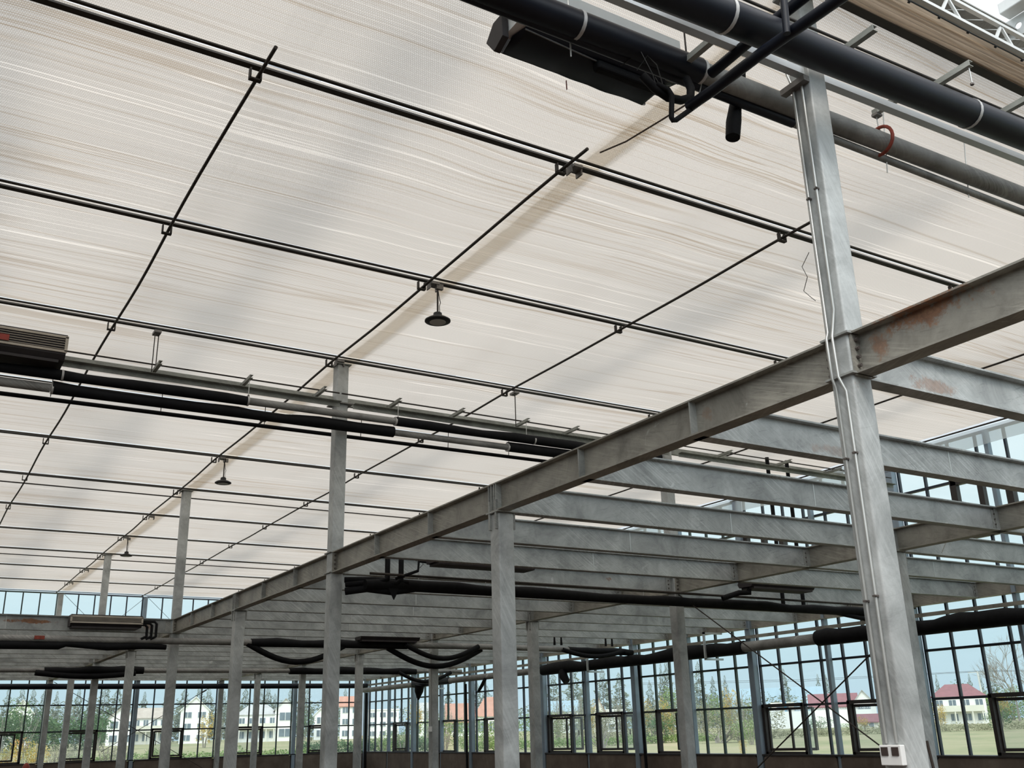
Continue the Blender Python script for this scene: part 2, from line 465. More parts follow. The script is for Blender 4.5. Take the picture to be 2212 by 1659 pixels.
m = MB(); m.box(-9.2, 15.42, -9.3, -9.1, 0, 6.0)
tag(m.build('wall_front', simple('grey_hall_wall', (0.25, 0.24, 0.22), 0.85)), kind='structure')
m = MB(); m.box(-9.4, -9.2, -9.3, 35.6, 0, 6.0)
tag(m.build('wall_left', simple('grey_side_wall', (0.25, 0.24, 0.22), 0.85)), kind='structure')
def ground_mat():
    t = NT('dry_grass_field')
    g = t.n('NewGeometry')
    a = t.n('TexNoise', {'Vector': g.outputs['Position'], 'Scale': 0.12, 'Detail': 8.0, 'Roughness': 0.7})
    b = t.n('TexNoise', {'Vector': g.outputs['Position'], 'Scale': 2.5, 'Detail': 6.0, 'Roughness': 0.7})
    c = t.ramp(a.outputs['Fac'], [(0.35, (0.20, 0.23, 0.11)), (0.5, (0.31, 0.30, 0.17)), (0.65, (0.36, 0.32, 0.21))])
    c = t.mixc(t.math('MULTIPLY', b.outputs['Fac'], 0.45), c, (0.17, 0.17, 0.09))
    p = t.n('BsdfPrincipled', {'Base Color': c, 'Roughness': 0.95})
    t.surf(p.outputs[0]); return t.m
def gz(x, y):
    d = math.hypot(x, y)
    return -0.14 + 1.25 * min(1.0, max(0.0, (d - 34) / 100.0))
g = MB()
NR, NA = 34, 72
rad = [0.0] + [8 * 1.135 ** i for i in range(NR)]
vs = [(0, 0, -0.14)]
for r_ in rad[1:]:
    for k in range(NA):
        t_ = 2 * PI * k / NA
        x, y = r_ * math.sin(t_), r_ * math.cos(t_)
        vs.append((x, y, gz(x, y) + (0.10 * noise.noise(Vector((x * .12, y * .12, 0))) if r_ > 40 else 0)))
fs = [(0, 1 + k, 1 + (k + 1) % NA) for k in range(NA)]
for i in range(len(rad) - 2):
    for k in range(NA):
        k2 = (k + 1) % NA
        fs.append((1 + i * NA + k, 1 + (i + 1) * NA + k, 1 + (i + 1) * NA + k2, 1 + i * NA + k2))
g.add(vs, fs)
tag(g.build('ground', ground_mat(), smooth=True), kind='structure')

def low_panel(mb, a, b, along, pos, thick=0.16, z1=1.0, r=0.07):
    """low wall panel with rounded upper corners between two posts"""
    prof = [(a, 0.0)]
    for k in range(5):
        t = PI / 2 * k / 4
        prof.append((a + r - r * math.cos(t), z1 - r + r * math.sin(t)))
    for k in range(5):
        t = PI / 2 * k / 4
        prof.append((b - r + r * math.sin(t), z1 - r + r * math.cos(t)))
    prof.append((b, 0.0))
    if along == 'y':
        mb.prism(prof, (pos, 0, 0), (pos + thick, 0, 0), (0, 1, 0), (0, 0, 1))
    else:
        mb.prism(prof, (0, pos, 0), (0, pos + thick, 0), (1, 0, 0), (0, 0, 1))
mr_, mf_ = MB(), MB()
ysr = []
for i in range(8):
    ym = (YC[i] + YC[i + 1]) / 2
    low_panel(mr_, YC[i] + 0.10, ym - 0.05, 'y', 15.10)
    low_panel(mr_, ym + 0.05, YC[i + 1] - 0.10, 'y', 15.10)
mr_.box(15.19, 15.42, -6, 35.6, 0, 0.98)
tag(mr_.build('wall_right', M['lowwall'], bevel=0), kind='structure')
FX = [-8.75, -6.15, -3.5, -0.85, 1.85, 4.50, 7.15, 9.85, 12.50, 15.15]
for i in range(len(FX) - 1):
    low_panel(mf_, FX[i] + 0.09, FX[i + 1] - 0.09, 'x', 35.26)
mf_.box(-9.2, 15.42, 35.36, 35.6, 0, 0.98)
tag(mf_.build('wall_back', M['lowwall']), kind='structure')
s_ = MB(); s_.box(15.08, 15.44, -6, 35.24, 1.0, 1.03)
tag(s_.build('trim_1', M['sash']), kind='structure')
s_ = MB(); s_.box(-9.2, 15.08, 35.24, 35.62, 1.0, 1.03)
tag(s_.build('trim_2', M['sash']), kind='structure')

# ------------------------------------------------------------------ windows
RAILS = [1.06, 1.92, 2.71, 3.50, 4.45, 5.44, 6.16]
wcount = [0]
def window(a, b, axis, opens=(), high=()):
    """one bay of glazing between two posts; axis 'y' right wall, 'x' far wall. opens = start positions of casements"""
    wcount[0] += 1
    n = max(1, round((b - a) / 0.53)); st = (b - a) / n
    pos = WX if axis == 'y' else WY
    def B(mb, s0, s1, d0, d1, z0, z1):
        if axis == 'y': mb.box(pos + d0, pos + d1, s0, s1, z0, z1)
        else: mb.box(s0, s1, pos + d0, pos + d1, z0, z1)
    f = MB()
    ops = []
    for o0 in opens:
        k = min(n - 2, max(0, round((o0 - a) / st)))
        ops.append(k)
    hps = [min(n - 2, max(0, round((h - a) / st))) for h in high]
    for k in range(n + 1):
        p = a + k * st
        lo = 1.03
        if any(k == q + 1 for q in ops):
            lo = 1.93
        B(f, p - 0.017, p + 0.017, -0.03, 0.03, lo, 6.18)
    for z in RAILS[1:]:
        B(f, a, b, -0.034, 0.034, z - 0.02, z + 0.02)
    fr = f.build('window_%d' % wcount[0], M['alu'] if wcount[0] % 3 else M['alu_green'])
    tag(fr, kind='structure')
    p = MB()
    for k in range(n):
        lo = 1.93 if any(k in (q, q + 1) for q in ops) else 1.03
        B(p, a + k * st + 0.017, a + (k + 1) * st - 0.017, -0.004, 0.004, lo, 6.16)
    pn = p.build('glass_pane', M['glass'], fr)
    for q in ops:
        s0, s1 = a + q * st, a + (q + 2) * st
        c = MB()
        w = 0.055
        B(c, s0 - 0.01, s0 + w, -0.07, 0.05, 1.03, 1.95); B(c, s1 - w, s1 + 0.01, -0.07, 0.05, 1.03, 1.95)
        B(c, s0, s1, -0.07, 0.05, 1.90, 1.965); B(c, s0, s1, -0.07, 0.05, 1.03, 1.075)
        c.build('casement_frame', M['sash'], fr)
        # sash swung outwards about its far jamb
        for (h, e, sg) in (((s0 + s1) / 2, s1 - w, 1),) if q % 2 else (((s0 + s1) / 2 + 0.02, s0 + w, -1), ):
            L = abs((s1 - s0) - 2 * w) * 0.94
            ang = math.radians(24)
            hing = s1 - w if sg > 0 else s0 + w
            dd = -1 if sg > 0 else 1
            e0 = (hing, 0.03); e1 = (hing + dd * L * math.cos(ang), 0.03 + L * math.sin(ang))
            def P3(t, z, off=0.0):
                u = e0[0] + (e1[0] - e0[0]) * t; d = e0[1] + (e1[1] - e0[1]) * t + off
                return (pos + d, u, z) if axis == 'y' else (u, pos + d, z)
            sm = MB()
            sm.bar(P3(0, 1.09), P3(0, 1.88), 0.045, 0.05); sm.bar(P3(1, 1.09), P3(1, 1.88), 0.045, 0.05)
            sm.bar(P3(0.5, 1.09), P3(0.5, 1.88), 0.035, 0.04)
            sm.bar(P3(0, 1.11), P3(1, 1.11), 0.04, 0.05); sm.bar(P3(0, 1.87), P3(1, 1.87), 0.04, 0.05)
            sa = sm.build('sash', M['sash'], fr)
            gm = MB(); gm.bar(P3(0.02, 1.49), P3(0.98, 1.49), 0.006, 0.76)
            gm.build('sash_glass', M['glass_dark'], sa)
            hm = MB(); hm.bar(P3(0.93, 1.44, -0.04), P3(0.93, 1.56, -0.04), 0.02, 0.02)
            hm.build('handle', M['lamp'], sa)
    for q in hps:
        s0, s1 = a + q * st, a + (q + 2) * st
        c = MB(); w = 0.10
        for (u, v_) in ((s0 - 0.02, s0 + w), (s0 + st - 0.05, s0 + st + 0.05), (s1 - w, s1 + 0.02)):
            B(c, u, v_, -0.10, 0.0, 4.45, 5.47)
        B(c, s0, s1, -0.10, 0.0, 5.36, 5.47); B(c, s0, s1, -0.10, 0.0, 4.42, 4.52)
        c.build('vent_frame', M['sash'], fr)
    return fr
OPR = [5.2, 9.5, 11.95, 14.15, 17.75, 20.2, 22.5, 25.6, 28.5, 31.8]
HIR = [9.5, 14.3, 20.2]
window(-4.6, -0.5, 'y'); window(-0.4, 3.48, 'y')
for i in range(8):
    a_, b_ = YC[i] + 0.09, YC[i + 1] - 0.09
    window(a_, b_, 'y', [o for o in OPR if a_ <= o < b_ - 0.5], [o for o in HIR if a_ <= o < b_ - 0.5])
OPF = [-5.5, -2.6, 0.1, 2.7, 5.1, 7.85, 10.55, 13.1]
for i in range(len(FX) - 1):
    a_, b_ = FX[i] + 0.07, FX[i + 1] - 0.07
    window(a_, b_, 'x', [o for o in OPF if a_ <= o < b_ - 0.5])

# ------------------------------------------------------------------ columns
def column(name, x, y, z1, w, label, cat='column', group=None, mat='galv_column', cap=True, collar=True):
    t = thing(name, (x, y, 0), label, cat, group)
    m = MB(); m.box(x - w / 2, x + w / 2, y - w / 2, y + w / 2, 0, z1)
    m.build('shaft', M[mat], t, smooth=True, bevel=w * 0.10)
    b = MB(); b.box(x - w * 0.85, x + w * 0.85, y - w * 0.85, y + w * 0.85, 0, 0.02)
    b.build('base_plate', M['galv'], t)
    if cap:
        b = MB(); b.box(x - w * 0.66, x + w * 0.66, y - w * 0.66, y + w * 0.66, z1, z1 + 0.014)
        b.build('cap_plate', M['galv'], t)
    if collar:
        for z in (ZT - 0.012, ZB):
            b = MB(); e = w / 2 + 0.022
            b.box(x - e, x + e, y - e, y + e, z, z + 0.012)
            b.build('collar_plate', M['galv'], t)
    return t
names1 = {0: 'tall square steel column in the foreground with two conduits and a double socket',
          2: 'tall steel column under the hanging pipes, second tall one of the long girder',
          4: 'tall steel column at the corner where the long girder meets the left cross beam',
          6: 'tall steel column reaching the ceiling, fourth of the long girder row',
          8: 'far end tall column of the long girder row by the back glass'}
names1s = {1: 'short column carrying the long girder, nearest of the short ones',
           3: 'short column under the long girder beyond the hanging black hose pipe',
           5: 'short column of the long girder row just beyond the left cross beam',
           7: 'farthest short column of the long girder row'}
COL = {}
for i, y in enumerate(YC):
    if i % 2 == 0:
        COL[0, i] = column('steel_column', XL[0], y, 6.13, 0.158, names1[i])
    else:
        COL[0, i] = column('steel_column', XL[0] + 0.03, y, ZB - 0.014, 0.158, names1s[i], collar=False)
    if i > 0:
        tall = i % 2 == 0
        COL[1, i] = column('steel_column', XL[1], y, 6.13 if tall else ZB - 0.014, 0.158,
                           '%s column of the middle row, %s from the camera' % ('ceiling-high steel' if tall else 'short steel', ORD[i - 1]),
                           collar=tall)
    COL[2, i] = column('steel_column', XL[2], y, 6.13, 0.15, 'bluish steel column against the right glass wall, %s from the camera' % ORD[i], mat='galv_post', collar=False)
for i in range(4, 9):
    COL[3, i] = column('steel_column', -0.85, YC[i], 6.13 if i % 2 == 0 else ZB, 0.158, 'steel column of the row left of the picture, %s along' % ORD[i - 4], collar=False)
# brackets under the girder on the short columns
for i in (1, 3, 5, 7):
    for li in (0, 1):
        x = XL[li] + (0.03 if li == 0 else 0)
        t = COL[li, i]
        for dy in (-0.055, 0.055):
            b = MB(); b.box(x - 0.10, x - 0.079, YC[i] + dy - 0.012, YC[i] + dy + 0.012, ZB - 0.16, ZB + 0.10)
            b.box(x + 0.079, x + 0.10, YC[i] + dy - 0.012, YC[i] + dy + 0.012, ZB - 0.16, ZB - 0.01)
            b.build('bracket', M['galv'], t)
# slim posts of the right wall and posts of the far wall
for i in range(8):
    y = (YC[i] + YC[i + 1]) / 2
    t = thing('wall_post', (15.16, y, 0), 'slim dark steel post in the right glass wall, %s one between the bluish columns' % ORD[i], 'post', 'slim posts of the right wall')
    m = MB(); m.box(15.12, 15.22, y - 0.035, y + 0.035, 0, 6.15); m.build('shaft', M['galv_post'], t)
for i, x in enumerate(FX[2:], 0):
    if abs(x - 4.5) < .1 or abs(x - 9.85) < .1 or x > 15 or abs(x + 0.85) < .1: continue
    t = thing('wall_post', (x, 35.3, 0), 'steel post of the back glass wall, %s from the left' % ORD[i], 'post', 'posts of the back wall')
    m = MB(); m.box(x - 0.06, x + 0.06, 35.24, 35.36, 0, 6.15); m.build('shaft', M['galv_post'], t)

# near column: conduits, sockets
def pipe_thing(name, pts, r, mat, label, cat='pipe', n=14, group=None, smooth=True):
    m = MB().tube(pts, r, n)
    o = m.build(name, M[mat], None, smooth=smooth)
    return tag(o, label, cat, group)
xa = 4.408
CD0 = pipe_thing('cable_conduit', [(xa - .02, 3.66, 5.62), (xa - .02, 3.64, 5.52), (xa, 3.625, 5.42), (xa, 3.622, 3.74), (xa - .018, 3.622, 3.70), (xa - .018, 3.62, 3.45), (xa, 3.618, 3.40), (xa, 3.615, 1.49)],
           0.0085, 'conduit', 'thin pale conduit on the near column, the one farther from its bright edge', 'conduit', 10)
CD1 = pipe_thing('cable_conduit', [(xa, 3.556, 5.5), (xa, 3.556, 3.86), (xa, 3.58, 3.76), (xa - .018, 3.58, 3.70), (xa - .018, 3.575, 3.45), (xa, 3.55, 3.36), (xa, 3.552, 1.49)],
           0.0085, 'conduit', 'thin pale conduit on the near column, kinked where it passes the girder', 'conduit', 10)
for (yy, zz) in ((3.622, 4.62), (3.556, 4.66), (3.617, 2.98), (3.551, 3.0), (3.616, 2.2), (3.551, 2.22)):
    c = MB(); c.box(xa - 0.012, xa + 0.014, yy - 0.012, yy + 0.012, zz - 0.005, zz + 0.005); c.tube([(xa - .02, yy - .012, zz), (xa - 0.005, yy - .012, zz)], 0.005, 8)
    c.build('pipe_clip', M['bolt'], CD0 if yy > 3.6 else CD1)
t = thing('socket_box', (4.42, 3.58, 1.42), 'white double socket box at the foot of the near column', 'socket')
b = MB(); b.box(4.385, 4.421, 3.515, 3.645, 1.385, 1.482); b.build('box', M['white_plastic'], t, bevel=0.004)
for y in (3.548, 3.612):
    b = MB(); b.box(4.380, 4.386, y - 0.020, y + 0.020, 1.432, 1.472); b.build('socket_face', M['socket'], t)
# loose wire tangles on the near column
pipe_thing('loose_wire', [(4.40, 3.67, 4.28), (4.38, 3.72, 4.20), (4.38, 3.69, 4.12), (4.39, 3.74, 4.05), (4.38, 3.68, 3.98), (4.40, 3.67, 3.96)], 0.0022, 'rod',
           'thin curly wire sticking out beside the near column', 'wire', 6)

# ------------------------------------------------------------------ girders
def ibeam(mb, p, q, side, depth, fl, tw=0.010, tf=0.012):
    """I section from p to q; p and q on the underside centre line"""
    d = depth
    prof = [(-fl / 2, 0), (fl / 2, 0), (fl / 2, tf), (tw / 2, tf), (tw / 2, d - tf), (fl / 2, d - tf), (fl / 2, d), (-fl / 2, d), (-fl / 2, d - tf), (-tw / 2, d - tf), (-tw / 2, tf), (-fl / 2, tf)]
    p, q = Vector(p), Vector(q); n = 12
    X = Vector(side); Z = Vector((0, 0, 1))
    vs = [e + X * a + Z * b for e in (p, q) for a, b in prof]
    fs = [(i, n + i, n + (i + 1) % n, (i + 1) % n) for i in range(n)]
    for o in (0, n):   # ends: bottom flange, web, top flange
        fs += [(o + 0, o + 1, o + 2, o + 11), (o + 10, o + 3, o + 4, o + 9), (o + 8, o + 5, o + 6, o + 7)]
    mb.add(vs, fs)
GL = ['long near girder', 'middle girder', 'girder along the right wall']
SEG = ['nearest the camera', 'between first and second tall columns', 'between second and third tall columns',
       'beyond the left cross beam', 'at the far end']
def girder(li, y0, y1, seg, stif):
    x = XL[li]
    if stif is None: stif = []
    o = thing('main_girder', (x, (y0 + y1) / 2, ZB), 'I-section %s, part %s' % (GL[li], SEG[seg]), 'girder')
    m = MB(); ibeam(m, (x, y0, ZB), (x, y1, ZB), (1, 0, 0), ZT - ZB, 0.13)
    m.build('web_and_flanges', M['galv_girder_shaded'], o)
    for y in stif:
        s = MB(); s.box(x - 0.062, x - 0.005, y - 0.005, y + 0.005, ZB + 0.012, ZT - 0.012)
        s.build('stiffener_plate', M['galv'], o)
    for y, d in ((y0, 1), (y1, -1)):
        e = MB(); e.box(x - 0.066, x + 0.066, min(y, y + d * 0.014), max(y, y + d * 0.014), ZB - 0.01, ZT + 0.008)
        e.build('end_plate', M['galv_girder_shaded'], o)
        if li < 2 and y < 27:
            for k in range(4):
                for sx_ in (-0.036, 0.036):
                    zz = ZB + 0.05 + k * 0.052
                    bo = MB(); bo.tube([(x + sx_, y + d * 0.014, zz), (x + sx_, y + d * 0.036, zz)], 0.0115, 6)
                    bo.build('bolt', M['bolt'], o)
    return o
for li in range(3):
    w2 = 0.079
    ends = [(0.6, YC[0] - w2 - .001), (YC[0] + w2 + .001, YC[2] - w2), (YC[2] + w2, YC[4] - w2), (YC[4] + w2, YC[6] - w2), (YC[6] + w2, YC[8] - w2)]
    for sg, (a_, b_) in enumerate(ends):
        if li == 1 and sg == 0: b_ = YC[0] - 0.08
        st = [y - 0.02 for y in YB if a_ + 0.3 < y < b_ - 0.3]
        if sg < 4:
            for yy in YC[1::2]:
                if a_ < yy < b_: st += [yy - 0.055, yy + 0.03, yy + 0.075]
        girder(li, a_, b_, sg, st)
# ------------------------------------------------------------------ cross beams
SP = ['first bay right of the near girder', 'second bay, by the right glass wall', 'left bay beyond the near girder corner']
def cross_beam(x0, x1, y, label, bolts=True):
    o = thing('cross_beam', ((x0 + x1) / 2, y, ZB), label, 'beam')
    m = MB(); ibeam(m, (x0, y, ZB), (x1, y, ZB), (0, 1, 0), ZT - ZB - 0.002, 0.11)
    m.build('web_and_flanges', M['galv_beam_lit'], o)
    for x, d in ((x0, 1), (x1, -1)):
        e = MB(); e.box(min(x, x + d * 0.09), max(x, x + d * 0.09), y - 0.012, y - 0.005, ZB + 0.03, ZT - 0.03)
        e.build('splice_plate', M['galv'], o)
        if bolts and d < 0:
            for k in range(3):
                zz = ZB + 0.07 + k * 0.055
                bo = MB(); bo.tube([(x + d * 0.05, y - 0.012, zz), (x + d * 0.05, y - 0.024, zz)], 0.009, 6)
                bo.build('bolt', M['bolt'], o)
    # butt weld seam half way along
    w = MB(); w.box((x0 + x1) / 2 + 0.3 * math.sin(y * 7), (x0 + x1) / 2 + 0.3 * math.sin(y * 7) + 0.012, y - 0.0075, y - 0.004, ZB + 0.014, ZT - 0.016)
    w.build('weld_seam', M['conduit'], o)
    return o
for bi, (x0, x1) in enumerate(((XL[0] + 0.012, XL[1] - 0.012), (XL[1] + 0.012, XL[2] - 0.012))):
    for k, y in enumerate(YB[:-1]):
        at_col = k % 3 == 0
        xx0 = x0 + (0.075 if at_col and (k // 3) % 2 == 0 else 0)
        xx1 = x1 - (0.075 if at_col and ((k // 3) % 2 == 0 or bi == 1) else 0)
        cross_beam(xx0, xx1, y, 'galvanised cross beam, %s one in the %s' % (ORD[k], SP[bi]), y < 24)
for k, y in enumerate(YB[12:-1]):
    cross_beam(-0.77, XL[0] - (0.09 if k % 6 == 0 else 0.012), y, 'galvanised cross beam, %s one in the %s' % (ORD[k], SP[2]), False)
for x0, x1, nm in ((-0.77, 4.42, 'left'), (4.58, 9.77, 'middle'), (9.93, 15.07, 'right')):
    o = thing('edge_beam', ((x0 + x1) / 2, YC[8], ZB), 'steel edge beam along the back glass wall, %s length' % nm, 'beam')
    m = MB(); ibeam(m, (x0, YC[8], ZB), (x1, YC[8], ZB), (0, 1, 0), ZT - ZB, 0.12); m.build('web_and_flanges', M['galv_beam_lit'], o)

# ------------------------------------------------------------------ ceiling: curtains, profiles, rods
CX0, CX1 = -9.1, 14.93
def curtain(y0, y1, k):
    m = MB(); nx, ny = 60, 26
    vs = []
    for i in range(nx + 1):
        x = CX0 + (CX1 - CX0) * i / nx
        for j in range(ny + 1):
            t = j / ny; y = y0 + (y1 - y0) * t
            sag = -0.022 * math.sin(PI * t)
            r = 0.010 * noise.noise(Vector((x * 0.25, y * 5.0, 3.0))) + 0.006 * noise.noise(Vector((x * 0.5, y * 11.0, 7.0)))
            vs.append((x, y, ZC + 0.03 + sag + r * math.sin(PI * t) ** 0.3 if 0 < t < 1 else ZC + 0.03))
    fs = [(i * (ny + 1) + j, (i + 1) * (ny + 1) + j, (i + 1) * (ny + 1) + j + 1, i * (ny + 1) + j + 1) for i in range(nx) for j in range(ny)]
    m.add(vs, fs)
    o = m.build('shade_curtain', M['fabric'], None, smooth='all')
    return tag(o, 'beige woven shade curtain stretched overhead, %s strip from the camera' % ORD[k], 'shade curtain', 'shade curtain strips of the ceiling')
ys = PY + [35.28]
for k in range(len(ys) - 1):
    a_ = ys[k] + (0.004 if k else 0.095); b_ = ys[k + 1] - (0.050 if k < 4 else 0.030) if k < len(ys) - 2 else 35.30
    if b_ - a_ > 0.4: curtain(a_, b_, k)
for k, y in enumerate(ys):
    if k == 0: continue
    last = k == len(ys) - 1
    if last: y = 35.26
    t = thing('curtain_profile', (4, y, ZC), 'dark double rail carrying the ceiling curtain, %s rail from the camera' % ORD[k - 1], 'curtain rail', 'rails under the shade curtain')
    a_ = MB(); a_.box(CX0, CX1, y + 0.002, y + 0.062, ZC - 0.008, ZC + 0.008); a_.build('wide_rail', M['purlin'], t)
    if not last:
        a_ = MB(); a_.box(CX0, CX1, y - (0.078 if k < 5 else 0.054), y - (0.048 if k < 5 else 0.028), ZC - 0.002, ZC + 0.010); a_.build('thin_rail', M['purlin'], t)
        for x in (4.42, 9.80):
            j = MB(); j.box(x - 0.02, x + 0.07, y - 0.06, y + 0.055, ZC - 0.055, ZC - 0.03); j.box(x - 0.03, x - 0.02, y - 0.03, y + 0.055, ZC - 0.10, ZC - 0.03)
            j.box(x + 0.07, x + 0.085, y - 0.03, y + 0.055, ZC - 0.10, ZC - 0.03)
            j.build('joint_bracket', M['clip'], t)
for i, x in enumerate(RX):
    t = thing('support_rod', (x, 5.8, ZC - 0.06), 'thin dark rod under the ceiling running lengthwise, %s from the left' % ['leftmost and out of view', 'first', 'second', 'third', 'fourth', 'fifth'][i],
              'rod', 'rods under the shade curtain')
    y0 = 5.72 if i < 4 else (5.6 if i == 4 else 3.6)
    pts = [(x + 0.012 * math.sin(yy * 1.3 + i), yy, ZC - 0.075 - (0.008 * math.sin((yy - 6.07) / 2.677 * PI) ** 2)) for yy in [y0 + (35.25 - y0) * q / 60 for q in range(61)]]
    MB().tube(pts, 0.0145, 8).build('rod', M['rod'], t, smooth=True)
    for y in ys[1:-1]:
        c = MB()
        for dx in (-0.055, 0.022):
            c.box(x + dx - 0.006, x + dx + 0.006, y + 0.005, y + 0.045, ZC - 0.115, ZC - 0.03)
        c.box(x - 0.061, x + 0.028, y + 0.005, y + 0.045, ZC - 0.12, ZC - 0.108)
        c.build('rod_clip', M['rod'], t)
# thin lower rods on the tall column rows
for y, nm in ((19.48, 'third'), (27.4, 'fourth')):
    pipe_thing('cross_rod', [(CX0, y, 6.03), (CX1, y, 6.03)], 0.012, 'rod', 'thin dark cross rod just below the curtain at the %s row of tall columns' % nm, 'rod', 8)
# gutters above the curtain
for x, nm in ((4.62, 'above the long girder'), (10.0, 'above the middle girder')):
    m = MB(); m.prism([(-0.11, 0), (0.11, 0), (0.115, 0.03), (0.105, 0.03), (0.10, 0.006), (-0.10, 0.006), (-0.105, 0.03), (-0.115, 0.03)], (x, 3.7, 6.246), (x, 35.2, 6.246), (1, 0, 0), (0, 0, 1))
    tag(m.build('roof_gutter', M['gutter']), 'pale roof gutter seen as a shadow band through the curtain %s' % nm, 'gutter')
for x in (-0.4, 2.25, 7.35, 12.6):  # unseen strips added above the curtain to dim it in soft patches
    m = MB()
    m.box(x - 0.13, x + 0.13, 3.9, 35.3, 7.25, 7.35)
    for k in range(12):
        m.box(x - 0.34, x + 0.34, 4.4 + k * 2.67, 5.5 + k * 2.67, 7.20, 7.24)
    tag(m.build('roof_shade_strip', M['film']), 'unseen strip added above the curtain for soft dim patches at %s' %
        {-0.4: 'the far left', 2.25: 'the left', 7.35: 'the middle', 12.6: 'the right'}[x], 'roof ridge')

# gathered curtain, leading edge and truss at the near column row
def gathered():
    m = MB(); nx = 120; prof = 30
    vs = []
    for i in range(nx + 1):
        x = 0.5 + 11.5 * i / nx
        for j in range(prof + 1):
            t = j / prof; y = 3.212 + 0.205 * t
            fold = 0.022 * math.sin(t * 42 + 1.2 * noise.noise(Vector((x * .3, 0, 0))) * 3)
            z = 6.125 + 0.04 * (t - 0.5) ** 2 + fold * 0.8 + 0.02 * noise.noise(Vector((x * 0.9, t * 9, 1)))
            vs.append((x, y + 0.012 * noise.noise(Vector((x * .5, t * 3, 5))), z))
    fs = [(i * (prof + 1) + j, (i + 1) * (prof + 1) + j, (i + 1) * (prof + 1) + j + 1, i * (prof + 1) + j + 1) for i in range(nx) for j in range(prof)]
    m.add(vs, fs)
    o = m.build('gathered_curtain', M['fabric_b'], None, smooth='all')
    return tag(o, 'brown bundle of drawn-back shade curtain folds at the upper right corner', 'shade curtain')
gathered()
m = MB(); m.box(0.5, 12, 3.418, 3.485, 6.12, 6.16)
tag(m.build('curtain_edge_rail', M['purlin']), 'dark rail between the stretched curtain and the gathered brown bundle', 'curtain rail')
pts = [(0.5 + 11.5 * i / 60, 3.185, 6.085 + 0.004 * math.sin(i * 1.1)) for i in range(61)]
t = thing('drive_cable', (3, 3.185, 6.08), 'thin black cable with small knots along the edge of the gathered curtain', 'cable')
MB().tube(pts, 0.006, 6).build('cable', M['lamp'], t)
for k in range(22):
    x = 4.2 + k * 0.31
    b = MB(); b.lathe((x, 3.185, 6.075), [(0.003, -0.012), (0.013, 0), (0.003, 0.012)], 8); b.build('knot', M['lamp'], t)
t = thing('roof_truss', (6, 3.12, 6.2), 'white lattice roof truss in the upper right corner beside the sky', 'truss')
m = MB(); m.box(0.5, 13, 3.175, 3.212, 6.140, 6.165); m.build('bottom_chord', M['white_steel'], t)
m = MB(); m.box(0.5, 13, 3.18, 3.21, 6.305, 6.33); m.build('top_chord', M['white_steel'], t)
for k in range(18):
    x = 0.8 + k * 0.60
    for a_, b_ in ((x, x - 0.10), (x, x + 0.11)):
        d = MB(); d.bar((b_, 3.195, 6.16), (a_, 3.195, 6.31), 0.018, 0.018); d.build('diagonal', M['white_steel'], t)
t = thing('walkway_grating', (6, 2.95, 6.5), 'grey slotted gutter plate above the white truss at the upper right', 'grating')
m = MB(); m.box(0.5, 13, 3.285, 3.50, 6.50, 6.51); m.build('plate', M['galv'], t)
for k in range(40):
    x = 3 + k * 0.22
    w = MB(); w.tube([(x, 3.20, 6.32), (x + 0.03, 3.42, 6.495)], 0.003, 6); w.build('wire', M['white_steel'], t)
t = thing('white_roof_member', (6.6, 2.4, 6.6), 'white roof member with a round hole in its gusset, cut by the upper right corner', 'roof member')
m = MB(); m.bar((6.53, 1.0, 6.66), (6.53, 3.32, 6.66), 0.13, 0.10); m.build('tube', M['white_steel'], t, bevel=0.01)
gp = MB()
n = 16; ring = [(0.028 * math.cos(2 * PI * k / n), 0.028 * math.sin(2 * PI * k / n)) for k in range(n)]
outer = []
for k in range(n):
    a_ = 2 * PI * k / n; c_, s2 = math.cos(a_), math.sin(a_); q = 0.085 / max(abs(c_), abs(s2)); outer.append((q * c_, q * s2))
for zz in (0,):
    vs = []
    for th in (0, 0.01):
        vs += [(6.61 - th, 3.27 + a_, 6.53 + b_) for a_, b_ in ring] + [(6.61 - th, 3.27 + a_, 6.53 + b_) for a_, b_ in outer]
    fs = []
    for k in range(n):
        k2 = (k + 1) % n
        fs += [(k, k2, n + k2, n + k), (2 * n + k, 3 * n + k, 3 * n + k2, 2 * n + k2), (k, 2 * n + k, 2 * n + k2, k2), (n + k, n + k2, 3 * n + k2, 3 * n + k)]
    gp.add(vs, fs)
gp.build('gusset_plate', M['white_steel'], t)

# side curtain hung inside the right wall
def side_film():
    m = MB(); n = 110; vs = []
    for i in range(n + 1):
        y = 4.0 + 31.0 * i / n
        lo = 5.84 + 0.05 * abs(math.sin(y * 1.18)) - 0.10 * max(0, math.sin(y * 0.55 + 0.6)) ** 3
        for j in range(5):
            vs.append((15.06 + 0.015 * math.sin(y * 3 + j), y, 6.18 + (lo - 6.18) * j / 4))
    fs = [(i * 5 + j, (i + 1) * 5 + j, (i + 1) * 5 + j + 1, i * 5 + j + 1) for i in range(n) for j in range(4)]
    m.add(vs, fs)
    o = m.build('side_curtain', M['film'], None, smooth='all')
    return tag(o, 'milky side curtain rolled up under the ceiling edge along the right glass wall', 'curtain')
side_film()
pipe_thing('curtain_rod', [(14.93, 3.6, 6.17), (14.93, 35.2, 6.17)], 0.014, 'rod', 'dark rod where the ceiling curtain ends beside the right wall', 'rod', 8)
m = MB(); m.box(14.93, 15.2, 3.6, 35.3, 6.235, 6.25)
tag(m.build('trim_3', M['film']), kind='structure')

pipe_thing('tan_cord', [(4.66, 4.75, 6.13), (4.60, 5.1, 6.12), (4.56, 5.5, 6.14), (4.52, 5.80, 6.19)], 0.007, 'wood', 'thin tan cord under the curtain between the open cooling unit and the first double rail', 'cord', 6)
